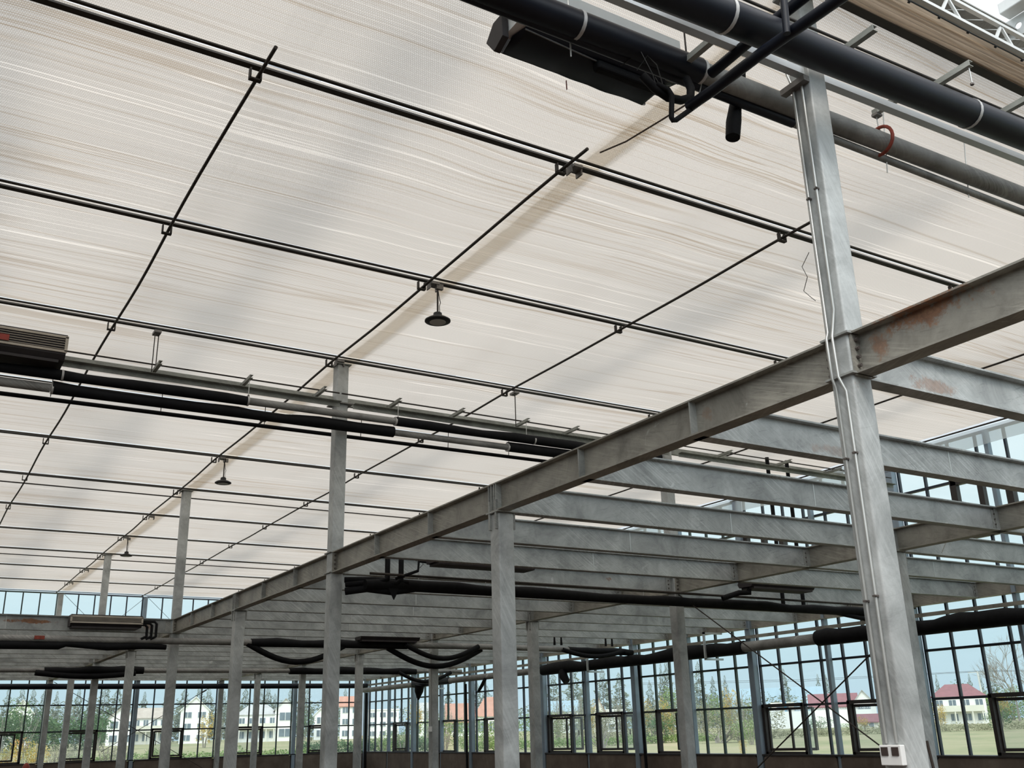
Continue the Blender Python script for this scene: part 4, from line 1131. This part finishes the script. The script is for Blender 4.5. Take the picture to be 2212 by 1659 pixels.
# bracing cables
def cable(p, q, label, r=0.009, tb=None):
    t = thing('bracing_cable', p, label, 'cable')
    MB().tube([p, q], r, 8).build('cable', M['rod'], t)
    if tb is not None:
        a_, b_ = lerp(p, q, tb - .02), lerp(p, q, tb + .02)
        MB().tube([a_, b_], r * 2.6, 8).build('turnbuckle', M['lamp'], t)
cable((9.82, 11.40, 3.42), (9.84, 7.62, 0.98), 'diagonal bracing cable falling to the right across the right windows')
cable((9.80, 7.62, 2.62), (9.80, 11.42, 0.25), 'diagonal bracing cable rising to the right across the right windows')
cable((4.6, 35.15, 3.4), (9.75, 35.15, 0.5), 'bracing cable falling to the right across the back windows')
cable((6.2, 35.1, 1.3), (9.8, 35.1, 3.42), 'bracing cable rising to the right across the back windows', tb=0.85)
for k, (x0, x1) in enumerate(((4.6, 7.1), (7.2, 9.75))):
    cable((x0, 35.15, 6.1), (x1, 35.15, 3.8), 'thin bracing cable in the upper back windows falling right, %s' % ('left bay' if k == 0 else 'right bay'), 0.006)
    cable((x0, 35.1, 3.8), (x1, 35.1, 6.1), 'thin bracing cable in the upper back windows rising right, %s' % ('left bay' if k == 0 else 'right bay'), 0.006)
pipe_thing('thin_wire', [(9.9, 7.0, 3.35), (10.3, 6.9, 3.95)], 0.004, 'conduit', 'thin pale wire slanting up beside the near column at the middle girder', 'wire', 6)

# ------------------------------------------------------------------ outdoors
def leaf_mat(name, cols, trans=0.25):
    t = NT(name)
    g = t.n('NewGeometry'); oi = t.n('ObjectInfo')
    nz = t.n('TexNoise', {'Vector': g.outputs['Position'], 'Scale': 1.6, 'Detail': 5.0, 'Roughness': 0.7})
    c = t.ramp(nz.outputs['Fac'], [(0.32, cols[0]), (0.5, cols[1]), (0.68, cols[2])])
    df = t.n('BsdfDiffuse', {'Color': c}); tr = t.n('BsdfTranslucent', {'Color': c})
    mx = t.n('MixShader', {'Fac': trans, 1: df.outputs[0], 2: tr.outputs[0]})
    t.surf(mx.outputs[0]); return t.m
M['conifer'] = leaf_mat('haze_greyed_conifer', [(0.15, 0.19, 0.15), (0.23, 0.27, 0.22), (0.33, 0.34, 0.28)])  # greyed and paled so the colour carries the distant haze
LEAF = [leaf_mat('dark_green_leaves', [(0.05, 0.10, 0.05), (0.10, 0.18, 0.09), (0.20, 0.28, 0.15)]),
        leaf_mat('golden_leaves', [(0.40, 0.28, 0.06), (0.58, 0.42, 0.12), (0.55, 0.50, 0.22)]),
        leaf_mat('olive_twig_leaves', [(0.20, 0.21, 0.12), (0.31, 0.31, 0.20), (0.42, 0.40, 0.28)]),
        leaf_mat('mid_green_leaves', [(0.12, 0.20, 0.06), (0.22, 0.32, 0.12), (0.36, 0.42, 0.20)]),
        leaf_mat('autumn_mixed_leaves', [(0.25, 0.30, 0.08), (0.50, 0.42, 0.12), (0.50, 0.24, 0.12)])]
M['bark'] = simple('grey_bark', (0.26, 0.24, 0.21), 0.9, 0, 0.3, 6)
M['plaster'] = simple('white_house_plaster', (0.86, 0.86, 0.84), 0.85, 0, 0.04, 0.7)
M['cream'] = simple('cream_house_plaster', (0.70, 0.68, 0.60), 0.85, 0, 0.06, 0.7)
M['roof_grey'] = simple('grey_roof_tiles', (0.42, 0.43, 0.44), 0.8, 0, 0.12, 2)
M['roof_brown'] = simple('brown_grey_roof_tiles', (0.42, 0.37, 0.33), 0.8, 0, 0.12, 2)
M['roof_orange'] = simple('orange_roof_tiles', (0.46, 0.24, 0.18), 0.8, 0, 0.12, 2)
M['roof_maroon'] = simple('maroon_roof_tiles', (0.23, 0.095, 0.11), 0.7, 0, 0.12, 2)
M['roof_blue'] = simple('pale_blue_sheet_roof', (0.27, 0.38, 0.46), 0.6, 0, 0.05, 0.3)
M['house_window'] = simple('bluish_house_window', (0.16, 0.20, 0.24), 0.2, 0, 0.2, 1)
M['blue_paint'] = simple('blue_paint', (0.10, 0.42, 0.72), 0.6)
RS = random.Random(7)
def leaves(mb, c, sz, n_, rs, up=0.4):
    """small folded leaves scattered round c"""
    for _ in range(n_):
        p = Vector(c) + Vector((rs.gauss(0, 1), rs.gauss(0, 1), rs.gauss(0, 1))) * sz * 0.9
        a = Vector((rs.uniform(-1, 1), rs.uniform(-1, 1), rs.uniform(-up, up))).normalized()
        b = a.cross(Vector((rs.uniform(-1, 1), rs.uniform(-1, 1), rs.uniform(-1, 1)))).normalized()
        l = sz * rs.uniform(0.5, 1.1)
        mb.add([p - a * l, p + b * l * 0.45, p + a * l, p - b * l * 0.45], [(0, 1, 2), (0, 2, 3)])
def conifer_mesh(seed):
    rs = random.Random(seed); mb = MB()
    for k in range(980):
        t = rs.random() ** 0.8
        r = (1 - t) ** 0.8 * 0.5 * (0.75 + 0.35 * math.sin(t * 40 + seed)) * rs.uniform(0.35, 1.0) + 0.01
        a = rs.uniform(0, 2 * PI)
        p = Vector((r * math.cos(a), r * math.sin(a), 0.06 + 0.94 * t))
        d = Vector((math.cos(a), math.sin(a), rs.uniform(-0.1, 0.25)))
        l = 0.10 * (1.15 - t) * rs.uniform(0.6, 1.2)
        s_ = d.cross(Vector((0, 0, 1))).normalized() * l * 0.55
        zz = Vector((0, 0, l * 0.16))
        mb.add([p, p + d * l * 0.6 + s_ - zz, p + d * l * 1.3, p + d * l * 0.6 - s_ - zz, p + d * l * .5 + zz], [(0, 1, 4), (1, 2, 4), (2, 3, 4), (3, 0, 4)])
    return mb
def bush_mesh(seed, dens=430, twig=False):
    rs = random.Random(seed); mb = MB()
    lumps = [(rs.uniform(-.28, .28), rs.uniform(-.28, .28), rs.uniform(.25, .78), rs.uniform(.14, .26)) for _ in range(11)]
    for k in range(dens):
        x, y, z, r = rs.choice(lumps)
        v = Vector((rs.gauss(0, 1), rs.gauss(0, 1), rs.gauss(0, 1))).normalized() * r * rs.uniform(0.6, 1.05)
        p = Vector((x, y, z)) + v
        p.z = max(0.03, min(1.0, p.z))
        leaves(mb, p, 0.034 if not twig else 0.022, 2, rs)
    return mb
def stems_mesh(seed, n_=7, twig=False):
    rs = random.Random(seed); mb = MB()
    for k in range(n_):
        a = rs.uniform(0, 2 * PI); r = rs.uniform(.1, .42)
        top = Vector((r * math.cos(a), r * math.sin(a), rs.uniform(.6, 1.0)))
        mid = top * 0.5 + Vector((rs.uniform(-.05, .05), rs.uniform(-.05, .05), 0))
        mb.tube([(0.15 * r * math.cos(a), 0.15 * r * math.sin(a), 0), mid, top], [0.016, 0.011, 0.004], 5)
        if twig:
            for j in range(4):
                q = mid.lerp(top, j / 4); e_ = q + Vector((rs.uniform(-.16, .16), rs.uniform(-.16, .16), rs.uniform(.04, .2)))
                mb.tube([q, e_], [0.006, 0.002], 4)
    return mb
def proto_thing(name, parts):
    """unit-size plant built once; copied below"""
    return [(nm, mb, mat) for nm, mb, mat in parts]
def mesh_of(nm, mb, mat):
    o = mb.build(nm, mat); me = o.data; bpy.data.objects.remove(o); return me
CM = [(mesh_of('foliage', conifer_mesh(s), M['conifer']), mesh_of('trunk', MB().tube([(0, 0, 0), (0, 0, .6), (0, 0, 1)], [.022, .012, .003], 6), M['bark'])) for s in (1, 2, 3, 4)]
BM = {}
for kd in range(5):
    BM[kd] = [(mesh_of('foliage', bush_mesh(10 + kd * 3 + v, 330 if kd == 2 else 460, kd == 2), LEAF[kd]),
               mesh_of('stems', stems_mesh(40 + kd * 3 + v, 12 if kd == 2 else 6, kd == 2), M['bark'])) for v in range(2)]
def plant(name, x, y, z, w, h, meshes, names, label, cat, group):
    t = thing(name, (x, y, z), label, cat, group)
    t.scale = (w, w, h); t.rotation_euler = (0, 0, RS.uniform(0, 6.28))
    for me, nm in zip(meshes, names):
        o = bpy.data.objects.new(nm, me); C.objects.link(o); o.parent = t
    return t
CON= [[18.1, 189.1, 2.1, 9.9, 1.5], [20.1, 188.9, 2.1, 10.2, 1.6], [21.8, 188.8, 2.0, 10.0, 1.4], [23.4, 188.5, 2.0, 9.6, 1.3], [25.4, 188.3, 1.9, 9.5, 1.1], [28.7, 187.8, 1.9, 10.0, 1.3], [30.5, 187.5, 1.8, 9.0, 1.2], [31.0, 177.3, 1.7, 10.1, 2.1], [32.9, 177.0, 1.7, 9.9, 1.8], [39.0, 186.0, 1.6, 9.3, 1.2], [42.4, 185.2, 1.5, 9.0, 1.1], [45.4, 184.5, 1.4, 9.8, 1.8], [47.8, 183.9, 1.3, 10.0, 2.0], [49.3, 183.5, 1.3, 9.7, 1.7], [51.8, 182.8, 1.2, 9.3, 1.2], [55.3, 181.8, 1.1, 9.8, 1.6], [57.8, 181.0, 1.0, 9.6, 1.6], [59.0, 180.6, 1.0, 9.9, 1.7], [60.1, 180.2, 1.0, 8.7, 1.1], [62.6, 179.4, 0.9, 9.5, 1.1], [65.4, 178.4, 0.8, 9.9, 1.5], [68.3, 177.3, 0.7, 9.0, 1.1], [71.7, 176.0, 0.7, 9.3, 1.1], [83.8, 159.3, 1.4, 8.5, 1.4], [88.1, 157.0, 1.2, 9.3, 2.1], [89.6, 156.1, 1.2, 8.8, 1.6], [93.9, 141.7, 1.3, 10.2, 1.7], [90.9, 131.6, 1.2, 10.7, 2.1], [97.9, 139.0, 1.2, 9.0, 1.2], [100.5, 137.1, 1.1, 10.4, 1.8], [99.6, 131.5, 1.0, 9.6, 1.7], [109.6, 136.4, 1.2, 8.7, 1.1], [114.4, 139.0, 1.2, 11.5, 0.9], [115.1, 138.4, 1.1, 12.2, 1.2], [119.2, 134.9, 1.4, 11.7, 1.4], [120.9, 133.4, 1.3, 9.2, 1.1], [122.4, 132.0, 1.3, 9.3, 0.9], [129.4, 125.2, 1.4, 10.0, 1.2], [136.8, 124.6, 1.2, 9.2, 0.8], [137.7, 123.6, 1.2, 9.0, 0.8], [152.7, 113.0, 1.1, 8.5, 0.7], [155.7, 108.9, 0.9, 8.4, 0.8], [149.3, 100.5, 1.0, 9.2, 1.2], [156.7, 107.5, 1.0, 8.3, 0.7]]
BUSH= [[10.5, 109.5, 2.0, 5.6, 2.0, 0], [12.3, 109.3, 1.9, 5.8, 2.2, 0], [13.6, 129.3, 3.9, 6.9, 2.1, 3], [18.3, 113.5, 2.0, 5.1, 3.0, 0], [18.8, 108.4, 1.9, 4.0, 1.7, 0], [16.2, 118.9, 1.8, 4.6, 1.3, 3], [5.4, 47.7, 0.8, 1.9, 1.0, 4], [5.7, 45.6, 0.8, 1.7, 0.7, 1], [4.6, 45.8, 0.8, 1.7, 0.6, 4], [6.7, 47.5, 0.8, 1.7, 0.9, 2], [7.7, 49.4, 0.8, 1.7, 0.9, 2], [9.0, 49.2, 0.8, 1.7, 1.1, 2], [10.4, 54.0, 0.8, 1.5, 0.8, 2], [27.1, 101.4, 1.8, 4.2, 1.4, 1], [29.8, 105.9, 1.8, 4.0, 0.9, 2], [41.0, 112.8, 1.6, 4.8, 1.7, 0], [15.1, 68.3, 0.6, 1.2, 1.1, 3], [39.3, 81.0, 1.4, 4.4, 1.3, 1], [40.4, 80.4, 1.3, 4.0, 1.2, 2], [44.1, 84.1, 1.3, 4.2, 1.3, 2], [38.5, 70.1, 1.0, 2.3, 1.4, 3], [34.8, 60.8, 0.7, 1.9, 1.5, 3], [32.4, 62.1, 0.8, 1.8, 1.2, 2], [29.9, 63.3, 0.7, 2.0, 1.2, 3], [28.8, 63.8, 0.8, 1.9, 1.5, 3], [49.9, 74.9, 1.1, 3.3, 1.6, 3], [55.3, 83.3, 1.0, 4.8, 1.8, 2], [54.1, 78.1, 1.0, 4.5, 1.7, 2], [52.3, 73.3, 2.1, 4.1, 0.7, 1], [53.0, 72.7, 1.0, 3.6, 1.6, 2], [51.4, 67.7, 1.0, 4.1, 1.5, 2], [55.9, 70.5, 2.0, 4.4, 1.2, 1], [56.5, 70.0, 1.4, 4.0, 1.4, 2], [57.3, 69.4, 1.7, 4.2, 0.9, 1], [64.0, 76.8, 0.9, 5.4, 2.2, 3], [49.9, 62.5, 0.9, 2.6, 1.7, 0], [50.7, 61.9, 0.9, 2.7, 1.5, 0], [56.4, 63.6, 0.9, 4.2, 1.6, 2], [59.2, 65.1, 0.8, 4.5, 1.6, 3], [59.9, 64.4, 0.8, 4.8, 1.3, 1], [58.5, 61.6, 0.8, 4.2, 1.6, 2], [59.2, 61.0, 0.8, 3.8, 1.4, 3], [51.5, 54.6, 0.8, 2.2, 1.3, 3], [48.6, 50.4, 0.9, 2.1, 1.1, 3], [34.4, 36.3, 0.8, 1.0, 0.3, 1], [73.7, 67.6, 0.9, 2.2, 2.0, 0], [75.6, 65.5, 0.8, 1.5, 2.0, 3], [76.2, 64.7, 0.9, 2.1, 1.0, 1], [142.3, 101.8, 4.8, 7.7, 3.2, 0], [138.0, 90.5, 4.0, 6.2, 3.6, 3], [132.8, 89.2, 4.0, 5.5, 3.5, 0], [131.8, 90.7, 4.1, 5.3, 3.0, 3], [124.9, 83.0, 3.8, 4.9, 1.6, 1], [80.3, 59.7, 0.6, 3.1, 1.0, 1], [76.5, 56.4, 0.5, 1.3, 0.9, 2], [74.7, 50.2, 0.4, 2.4, 1.6, 0], [85.6, 60.7, 0.2, 0.8, 2.3, 2], [41.2, 56.6, 1.0, 1.7, 2.4, 2], [50.4, 55.5, 0.8, 1.5, 3.8, 2], [70.2, 64.0, 0.6, 1.1, 5.4, 2]]

CON.sort(key=lambda c: c[0] / c[1]); BUSH.sort(key=lambda c: c[0] / c[1])
nb = sum(1 for c in CON if c[0] / c[1] < 0.45)
for i, (x, y, zb, zt, w) in enumerate(CON):
    z0 = gz(x, y) - 0.1
    lab = ('feathery grey-green conifer behind the houses beyond the back windows, %s from the left' % ORD[i]) if i < nb else \
          ('feathery grey-green conifer beyond the right windows, %s from the left' % (ORD[i - nb]))
    lab = lab.replace('nearest from', 'first from')
    plant('conifer', x, y, z0, w * 2.9, (zt - z0) * 1.03, CM[i % 4], ('foliage', 'trunk'), lab, 'tree', 'conifers on the skyline')
KN = ['dark green bushy tree', 'golden-yellow shrub', 'bare olive-grey thicket', 'mid-green bush', 'red and yellow autumn bush']
cnt = {}
nbk = {}
for (x, y, zb, zt, w, kd) in BUSH:
    side = 'back' if x / y < 0.45 else 'right'
    nbk[kd, side] = nbk.get((kd, side), 0) + 1
for i, (x, y, zb, zt, w, kd) in enumerate(BUSH):
    side = 'back' if x / y < 0.45 else 'right'
    k = cnt.get((kd, side), 0); cnt[kd, side] = k + 1
    d = math.hypot(x, y); z0 = gz(x, y) - 0.05
    if zb > gz(x, y) + 1.0: z0 = gz(x, y)
    lab = '%s outside the %s windows, %s from the left' % (KN[kd], side, ORD[k].replace('nearest', 'first'))
    if nbk[kd, side] == 1: lab = 'lone %s outside the %s windows' % (KN[kd], side)
    plant('bush', x, y, z0, w * 1.55, max(0.4, zt - z0), BM[kd][i % 2], ('foliage', 'stems'), lab, 'bush', 'shrubs outside the glass')
# hedge rows (uncountable foliage) beyond the back windows
def hedge(p, q, h, w, n_, mat, label, seed, leaf=0.11, name='hedge'):
    rs = random.Random(seed); mb = MB()
    P, Q = Vector(p), Vector(q)
    for k in range(n_):
        t = rs.random(); c = P.lerp(Q, t); dn = (Q - P).normalized(); sd_ = Vector((-dn.y, dn.x, 0))
        hh = h * (0.75 + 0.3 * noise.noise(Vector((t * 14, seed, 0))))
        c = c + sd_ * rs.uniform(-w, w) + Vector((0, 0, rs.random() ** 0.7 * hh))
        leaves(mb, c, leaf, 1, rs)
    o = mb.build(name, mat); tag(o, label, 'hedge', kind='stuff')
hedge((24.5, 68, gz(24.5, 68)), (33.5, 66, gz(33.5, 66)), 1.05, 0.5, 5200, LEAF[0], 'low dark green hedge in front of the white houses beyond the back windows', 3)
hedge((9.5, 62, gz(10, 62)), (23.0, 62, gz(20, 62)), 0.75, 0.5, 4200, LEAF[3], 'pale green undergrowth beyond the back windows at the left', 5)
hedge((58, 62, gz(58, 62)), (88, 50, gz(88, 50)), 0.6, 1.2, 6500, LEAF[2], 'dry brown weeds along the edge of the field beyond the right windows', 6)
hedge((34, 62, gz(38, 68)), (56, 62, gz(56, 62)), 0.6, 0.9, 5200, LEAF[3], 'green weeds outside the middle of the right windows', 8)

hedge((12, 205, gz(12, 199)), (78, 186, gz(78, 186)), 8.2, 2.5, 9000, M['conifer'], 'grey-green belt of trees far behind the houses beyond the back windows', 11, 0.34, 'tree_belt')
hedge((78, 172, gz(78, 172)), (128, 118, gz(128, 118)), 5.6, 2.5, 6000, M['conifer'], 'grey-green belt of trees far behind the houses beyond the right windows', 12, 0.30, 'tree_belt')
hedge((45.5, 72, gz(45, 72)), (61.5, 60, gz(61, 60)), 3.1, 1.0, 9000, LEAF[2], 'bare twiggy thicket mass outside the middle of the right windows', 13, 0.10, 'thicket')
hedge((38, 78, gz(38, 78)), (45.5, 72, gz(45, 72)), 2.7, 1.0, 3600, LEAF[3], 'greenish thicket outside the windows beside the glass corner', 14, 0.10, 'thicket')
hedge((4.2, 46.5, gz(4, 46)), (12, 50, gz(12, 50)), 1.15, 0.5, 4200, LEAF[2], 'tangle of pale dry twigs just outside the back windows at the left', 15, 0.05, 'thicket')
hedge((6, 112, gz(6, 112)), (20, 112, gz(20, 112)), 3.8, 1.2, 5200, LEAF[0], 'dark green tree mass before the cream house at the left', 16, 0.20, 'tree_belt')
hedge((118, 92, gz(118, 92)), (136, 70, gz(136, 70)), 3.0, 1.5, 3600, LEAF[3], 'green shrub belt behind the white utility pole at the right', 17, 0.20, 'tree_belt')
def house(x, y, w, h, label, roof='gable', side='front', wall='plaster', rmat='roof_grey', floors=2, nwin=3, depth=None, rh=0.35, yaw=0.0, z0=None, chimney=False, porch=False):
    """house facing the camera; w wide, h tall to the ridge; side 'front' = gable end towards us"""
    D = depth or w * 0.9
    th = math.atan2(x, y) + yaw
    z0 = gz(x, y) - 0.05 if z0 is None else z0
    t = thing('house', (x, y, z0), label, 'house')
    X = Vector((math.cos(th), -math.sin(th), 0)); Y = Vector((math.sin(th), math.cos(th), 0)); O = Vector((x, y, z0)); Z = Vector((0, 0, 1))
    def T(a, b, c): return O + X * a + Y * b + Z * c
    def bx(mb, a0, a1, b0, b1, c0, c1):
        vs = [T(a, b, c) for a in (a0, a1) for b in (b0, b1) for c in (c0, c1)]
        mb.add(vs, [(0, 1, 3, 2), (4, 6, 7, 5), (0, 4, 5, 1), (2, 3, 7, 6), (0, 2, 6, 4), (1, 5, 7, 3)])
    H = h; E = h * (1 - rh); ov = 0.22; hw = w / 2; th_ = 0.10
    m = MB(); bx(m, -hw, hw, 0, D, 0, E)
    if roof == 'gable' and side == 'front':
        m.add([T(-hw, 0, E), T(hw, 0, E), T(0, 0, H - th_), T(-hw, D, E), T(hw, D, E), T(0, D, H - th_)], [(0, 1, 2), (3, 5, 4), (0, 2, 5, 3), (1, 4, 5, 2)])
    if roof == 'gable' and side == 'side':
        m.add([T(-hw, 0, E), T(-hw, D, E), T(-hw, D / 2, H - th_), T(hw, 0, E), T(hw, D, E), T(hw, D / 2, H - th_)], [(0, 1, 2), (3, 5, 4), (0, 2, 5, 3), (1, 4, 5, 2)])
    m.build('wall', M[wall], t)
    r = MB()
    if roof == 'gable' and side == 'front':
        for s_ in (-1, 1):
            a0 = s_ * (hw + ov); e0 = E - ov * (H - E) / hw
            vs = [T(a0, -ov, e0), T(0, -ov, H), T(0, D + ov, H), T(a0, D + ov, e0)]
            r.add(vs + [v - Z * th_ for v in vs], [(0, 1, 2, 3), (7, 6, 5, 4), (0, 4, 5, 1), (1, 5, 6, 2), (2, 6, 7, 3), (3, 7, 4, 0)])
    elif roof == 'gable':
        for s_ in (0, 1):
            b0 = -ov if s_ == 0 else D + ov; e0 = E - ov * (H - E) / (D / 2)
            vs = [T(-hw - ov, b0, e0), T(hw + ov, b0, e0), T(hw + ov, D / 2, H), T(-hw - ov, D / 2, H)]
            r.add(vs + [v - Z * th_ for v in vs], [(0, 1, 2, 3), (7, 6, 5, 4), (0, 4, 5, 1), (1, 5, 6, 2), (2, 6, 7, 3), (3, 7, 4, 0)])
    elif roof == 'hip':
        k = hw * 0.45
        b = [T(-hw - ov, -ov, E), T(hw + ov, -ov, E), T(hw + ov, D + ov, E), T(-hw - ov, D + ov, E)]
        tp = [T(-k, D / 2, H), T(k, D / 2, H)]
        r.add(b + tp, [(0, 1, 5, 4), (1, 2, 5), (2, 3, 4, 5), (3, 0, 4), (3, 2, 1, 0)])
    else:
        bx(r, -hw - 0.1, hw + 0.1, -0.1, D + 0.1, E, E + 0.15)
    r.build('roof', M[rmat], t)
    fh = E / floors
    for f_ in range(floors):
        for k in range(nwin):
            a = -hw + w * (k + 0.5) / nwin; ww = w / nwin * 0.27; zc = fh * (f_ + 0.52)
            o = MB(); bx(o, a - ww - .04, a + ww + .04, -0.05, 0.0, zc - fh * 0.24 - .04, zc + fh * 0.24 + .04)
            fr = o.build('window_frame', M['plaster'], t)
            o = MB(); bx(o, a - ww, a - .03, -0.07, -0.04, zc - fh * 0.24, zc + fh * 0.24); bx(o, a + .03, a + ww, -0.07, -0.04, zc - fh * 0.24, zc + fh * 0.24)
            o.build('window_glass', M['house_window'], fr)
    if chimney:
        o = MB(); bx(o, hw * .4, hw * .4 + .35, D * .4, D * .4 + .35, E, H + 0.3); o.build('chimney', M[wall], t)
    if porch:
        o = MB(); bx(o, -hw * .9, hw * .9, -0.9, 0, fh * 0.92, fh * 1.0)
        bx(o, -hw * .9, hw * .9, -0.9, -0.84, fh * 1.0, fh * 1.35)
        for a in (-hw * .85, -hw * .2, hw * .45, hw * .82): bx(o, a - .06, a + .06, -0.88, -0.76, 0, fh * 0.92)
        o.build('balcony', M['cream'], t)
    return t
house(16.1, 149.1, 2.6, 7.0 - 1.0, 'small white gable showing above the trees at the far left', nwin=1, roof='gable', rmat='plaster', rh=.25, floors=2)
house(12.6, 129.4, 3.0, 3.6, 'cream house half hidden by dark trees at the left edge', wall='cream', roof='flat', nwin=2, rmat='roof_brown')
house(25.4, 132.6, 3.2, 4.5, 'white house with a brown gable roof, left one beyond the back windows', rmat='roof_brown', nwin=2, rh=.3)
house(29.9, 137.9, 4.2, 4.5, 'white two-storey house with tall windows between the gable houses', side='side', roof='gable', rmat='roof_brown', nwin=4, rh=.25, porch=True)
house(33.9, 132.0, 3.4, 5.6, 'white gable house with a high pointed front beside the golden shrub', rmat='plaster', nwin=2, rh=.28, floors=3)
house(41.1, 129.6, 5.0, 4.5, 'white villa with a balcony front and grey hip roof', roof='hip', rmat='roof_grey', nwin=4, rh=.28, porch=True)
house(44.3, 128.4, 2.6, 5.2, 'white gable wing at the right of the balcony villa', rmat='roof_grey', nwin=1, rh=.25)
house(49.9, 130.8, 1.6, 4.0, 'narrow white house seen beside the thick short column', rmat='plaster', nwin=1, rh=.2)
house(53.2, 128.7, 2.6, 5.4, 'tall white house with a red roof edge left of the glass corner', rmat='roof_orange', nwin=2, side='side', rh=.2, floors=3)
house(57.4, 127.7, 4.2, 5.4, 'large white house right of the glass corner', roof='flat', nwin=3, floors=3, rmat='plaster')
house(60.8, 122.6, 2.6, 4.3, 'white house with tall panes right of the glass corner', side='side', rmat='roof_grey', nwin=2, rh=.2)
house(62.4, 115.5, 3.4, 4.0, 'orange-roofed house, the lower left one beyond the right windows', side='side', rmat='roof_orange', nwin=3, rh=.5, floors=1)
house(63.6, 109.5, 4.2, 4.6, 'white house with a big orange hip roof and chimney', roof='hip', rmat='roof_orange', nwin=3, rh=.5, floors=1, chimney=True)
house(78.2, 116.1, 4.3, 4.2, 'pale house with a light roof behind the bare trees', roof='gable', side='side', rmat='roof_blue', nwin=4, rh=.3)
house(84.5, 112.7, 2.6, 4.2, 'white flat-roofed block behind the bare trees', roof='flat', rmat='plaster', nwin=2)
house(82.6, 113.9, 1.5, 4.4, 'small orange gable beside the white block', roof='gable', wall='cream', rmat='roof_orange', nwin=1, rh=.35)
house(126.2, 128.3, 21.0, 6.3, 'long pale blue factory shed on the skyline', roof='gable', side='side', wall='plaster', rmat='roof_blue', nwin=9, floors=1, rh=.62, depth=8)
house(93.1, 90.8, 2.6, 4.3, 'cream flat block before the blue shed', roof='flat', wall='cream', rmat='cream', nwin=1, floors=2)
lw_ = house(90.9, 90.3, 2.8, 2.9, 'low white house with a blue corner strip', roof='flat', rmat='plaster', nwin=2, floors=1)
b = MB(); b.bar((91.85, 89.2, 2.0), (91.85, 89.2, 4.0), 0.35, 0.12); b.build('corner_strip', M['blue_paint'], lw_)
house(100.8, 89.8, 5.6, 3.9, 'long white house with a maroon roof beyond the right windows', side='side', rmat='roof_maroon', nwin=4, floors=1, rh=.38)
house(103.2, 87.2, 2.8, 4.2, 'white gable end of the maroon-roofed house', rmat='roof_grey', nwin=1, rh=.4)
house(101.6, 72.8, 5.4, 4.3, 'two-storey villa with maroon hip roof and balcony at the right', roof='hip', rmat='roof_maroon', nwin=4, rh=.32, porch=True)
house(84.8, 71.4, 1.9, 1.5, 'small shed with a maroon roof in the weeds', side='side', wall='cream', rmat='roof_maroon', nwin=1, floors=1, rh=.4)
# tiled garden wall
t = thing('garden_wall', (92, 84.7, 1), 'white garden wall topped with a row of pale tiles', 'wall')
p, q = Vector((87.4, 87.2, 1.0)), Vector((95.2, 79.5, 1.0))
b = MB(); b.bar(p + Vector((0, 0, .9)), q + Vector((0, 0, .9)), 0.25, 1.9); b.build('wall', M['plaster'], t)
b = MB()
for k in range(44):
    c = p.lerp(q, (k + .5) / 44) + Vector((0, 0, 1.93)); b.lathe(c, [(0.10, 0), (0.12, .05), (0.04, .13)], 8)
b.build('tiles', M['roof_grey'], t)
t = thing('utility_pole', (115.4, 79.2, 1), 'white utility pole with a crossarm beyond the right windows', 'pole')
MB().tube([(115.4, 79.2, gz(115, 79)), (115.2, 79.3, 7.0)], [0.14, 0.10], 8).build('shaft', M['white_steel'], t)
b = MB(); b.bar((114.6, 80.2, 6.9), (115.9, 78.4, 6.9), 0.09, 0.09); b.build('crossarm', M['white_steel'], t)
t = thing('power_line', (115, 79, 7), 'thin overhead wires sagging past the white utility pole', 'power line')
for k in range(2):
    MB().tube([(90 + k, 115, 7.2 + k * .2), (103, 96, 6.7 + k * .2), (115.2, 79.3, 6.95 + k * .1), (126, 60, 6.2 + k * .2), (140, 40, 7)], 0.02, 5).build('cable', M['rod'], t)
# lattice mast
t = thing('lattice_mast', (100, 80, 1), 'thin white lattice mast just left of the near column', 'mast')
b = MB()
for k in range(24):
    z0_, z1_ = 1.0 + k * 0.42, 1.42 + k * 0.42
    for (a0, b0), (a1, b1) in zip(((0, 0), (.4, 0), (.2, .35)), ((.4, 0), (.2, .35), (0, 0))):
        b.bar((101.5 + a0, 82 + b0, z0_), (101.5 + a1, 82 + b1, z1_), 0.035); b.bar((101.5 + a0, 82 + b0, z0_), (101.5 + a0, 82 + b0, z1_), 0.05)
b.build('lattice', M['white_steel'], t)
# big bare tree at the right
def bare_tree(x, y, h, label):
    t = thing('bare_tree', (x, y, gz(x, y)), label, 'tree')
    rs = random.Random(5); b = MB(); z0_ = gz(x, y)
    def br(p, d, l, r, lev):
        q = p + d * l; b.tube([p, q], [r, r * .6], 5)
        if lev == 0: return
        for k in range(4 if lev > 2 else 3):
            nd = (d + Vector((rs.uniform(-.8, .8), rs.uniform(-.8, .8), rs.uniform(-.25, .6)))).normalized()
            br(p + d * l * rs.uniform(.55, 1), nd, l * rs.uniform(.6, .8), r * .55, lev - 1)
    br(Vector((x, y, z0_)), Vector((0, 0, 1)), h * .42, 0.14, 5)
    b.build('branches', M['bark'], t)
bare_tree(117.4, 76.3, 8.4, 'big leafless tree at the right edge beyond the windows')
bare_tree(119.5, 73.5, 7.0, 'smaller leafless tree cut by the right edge')
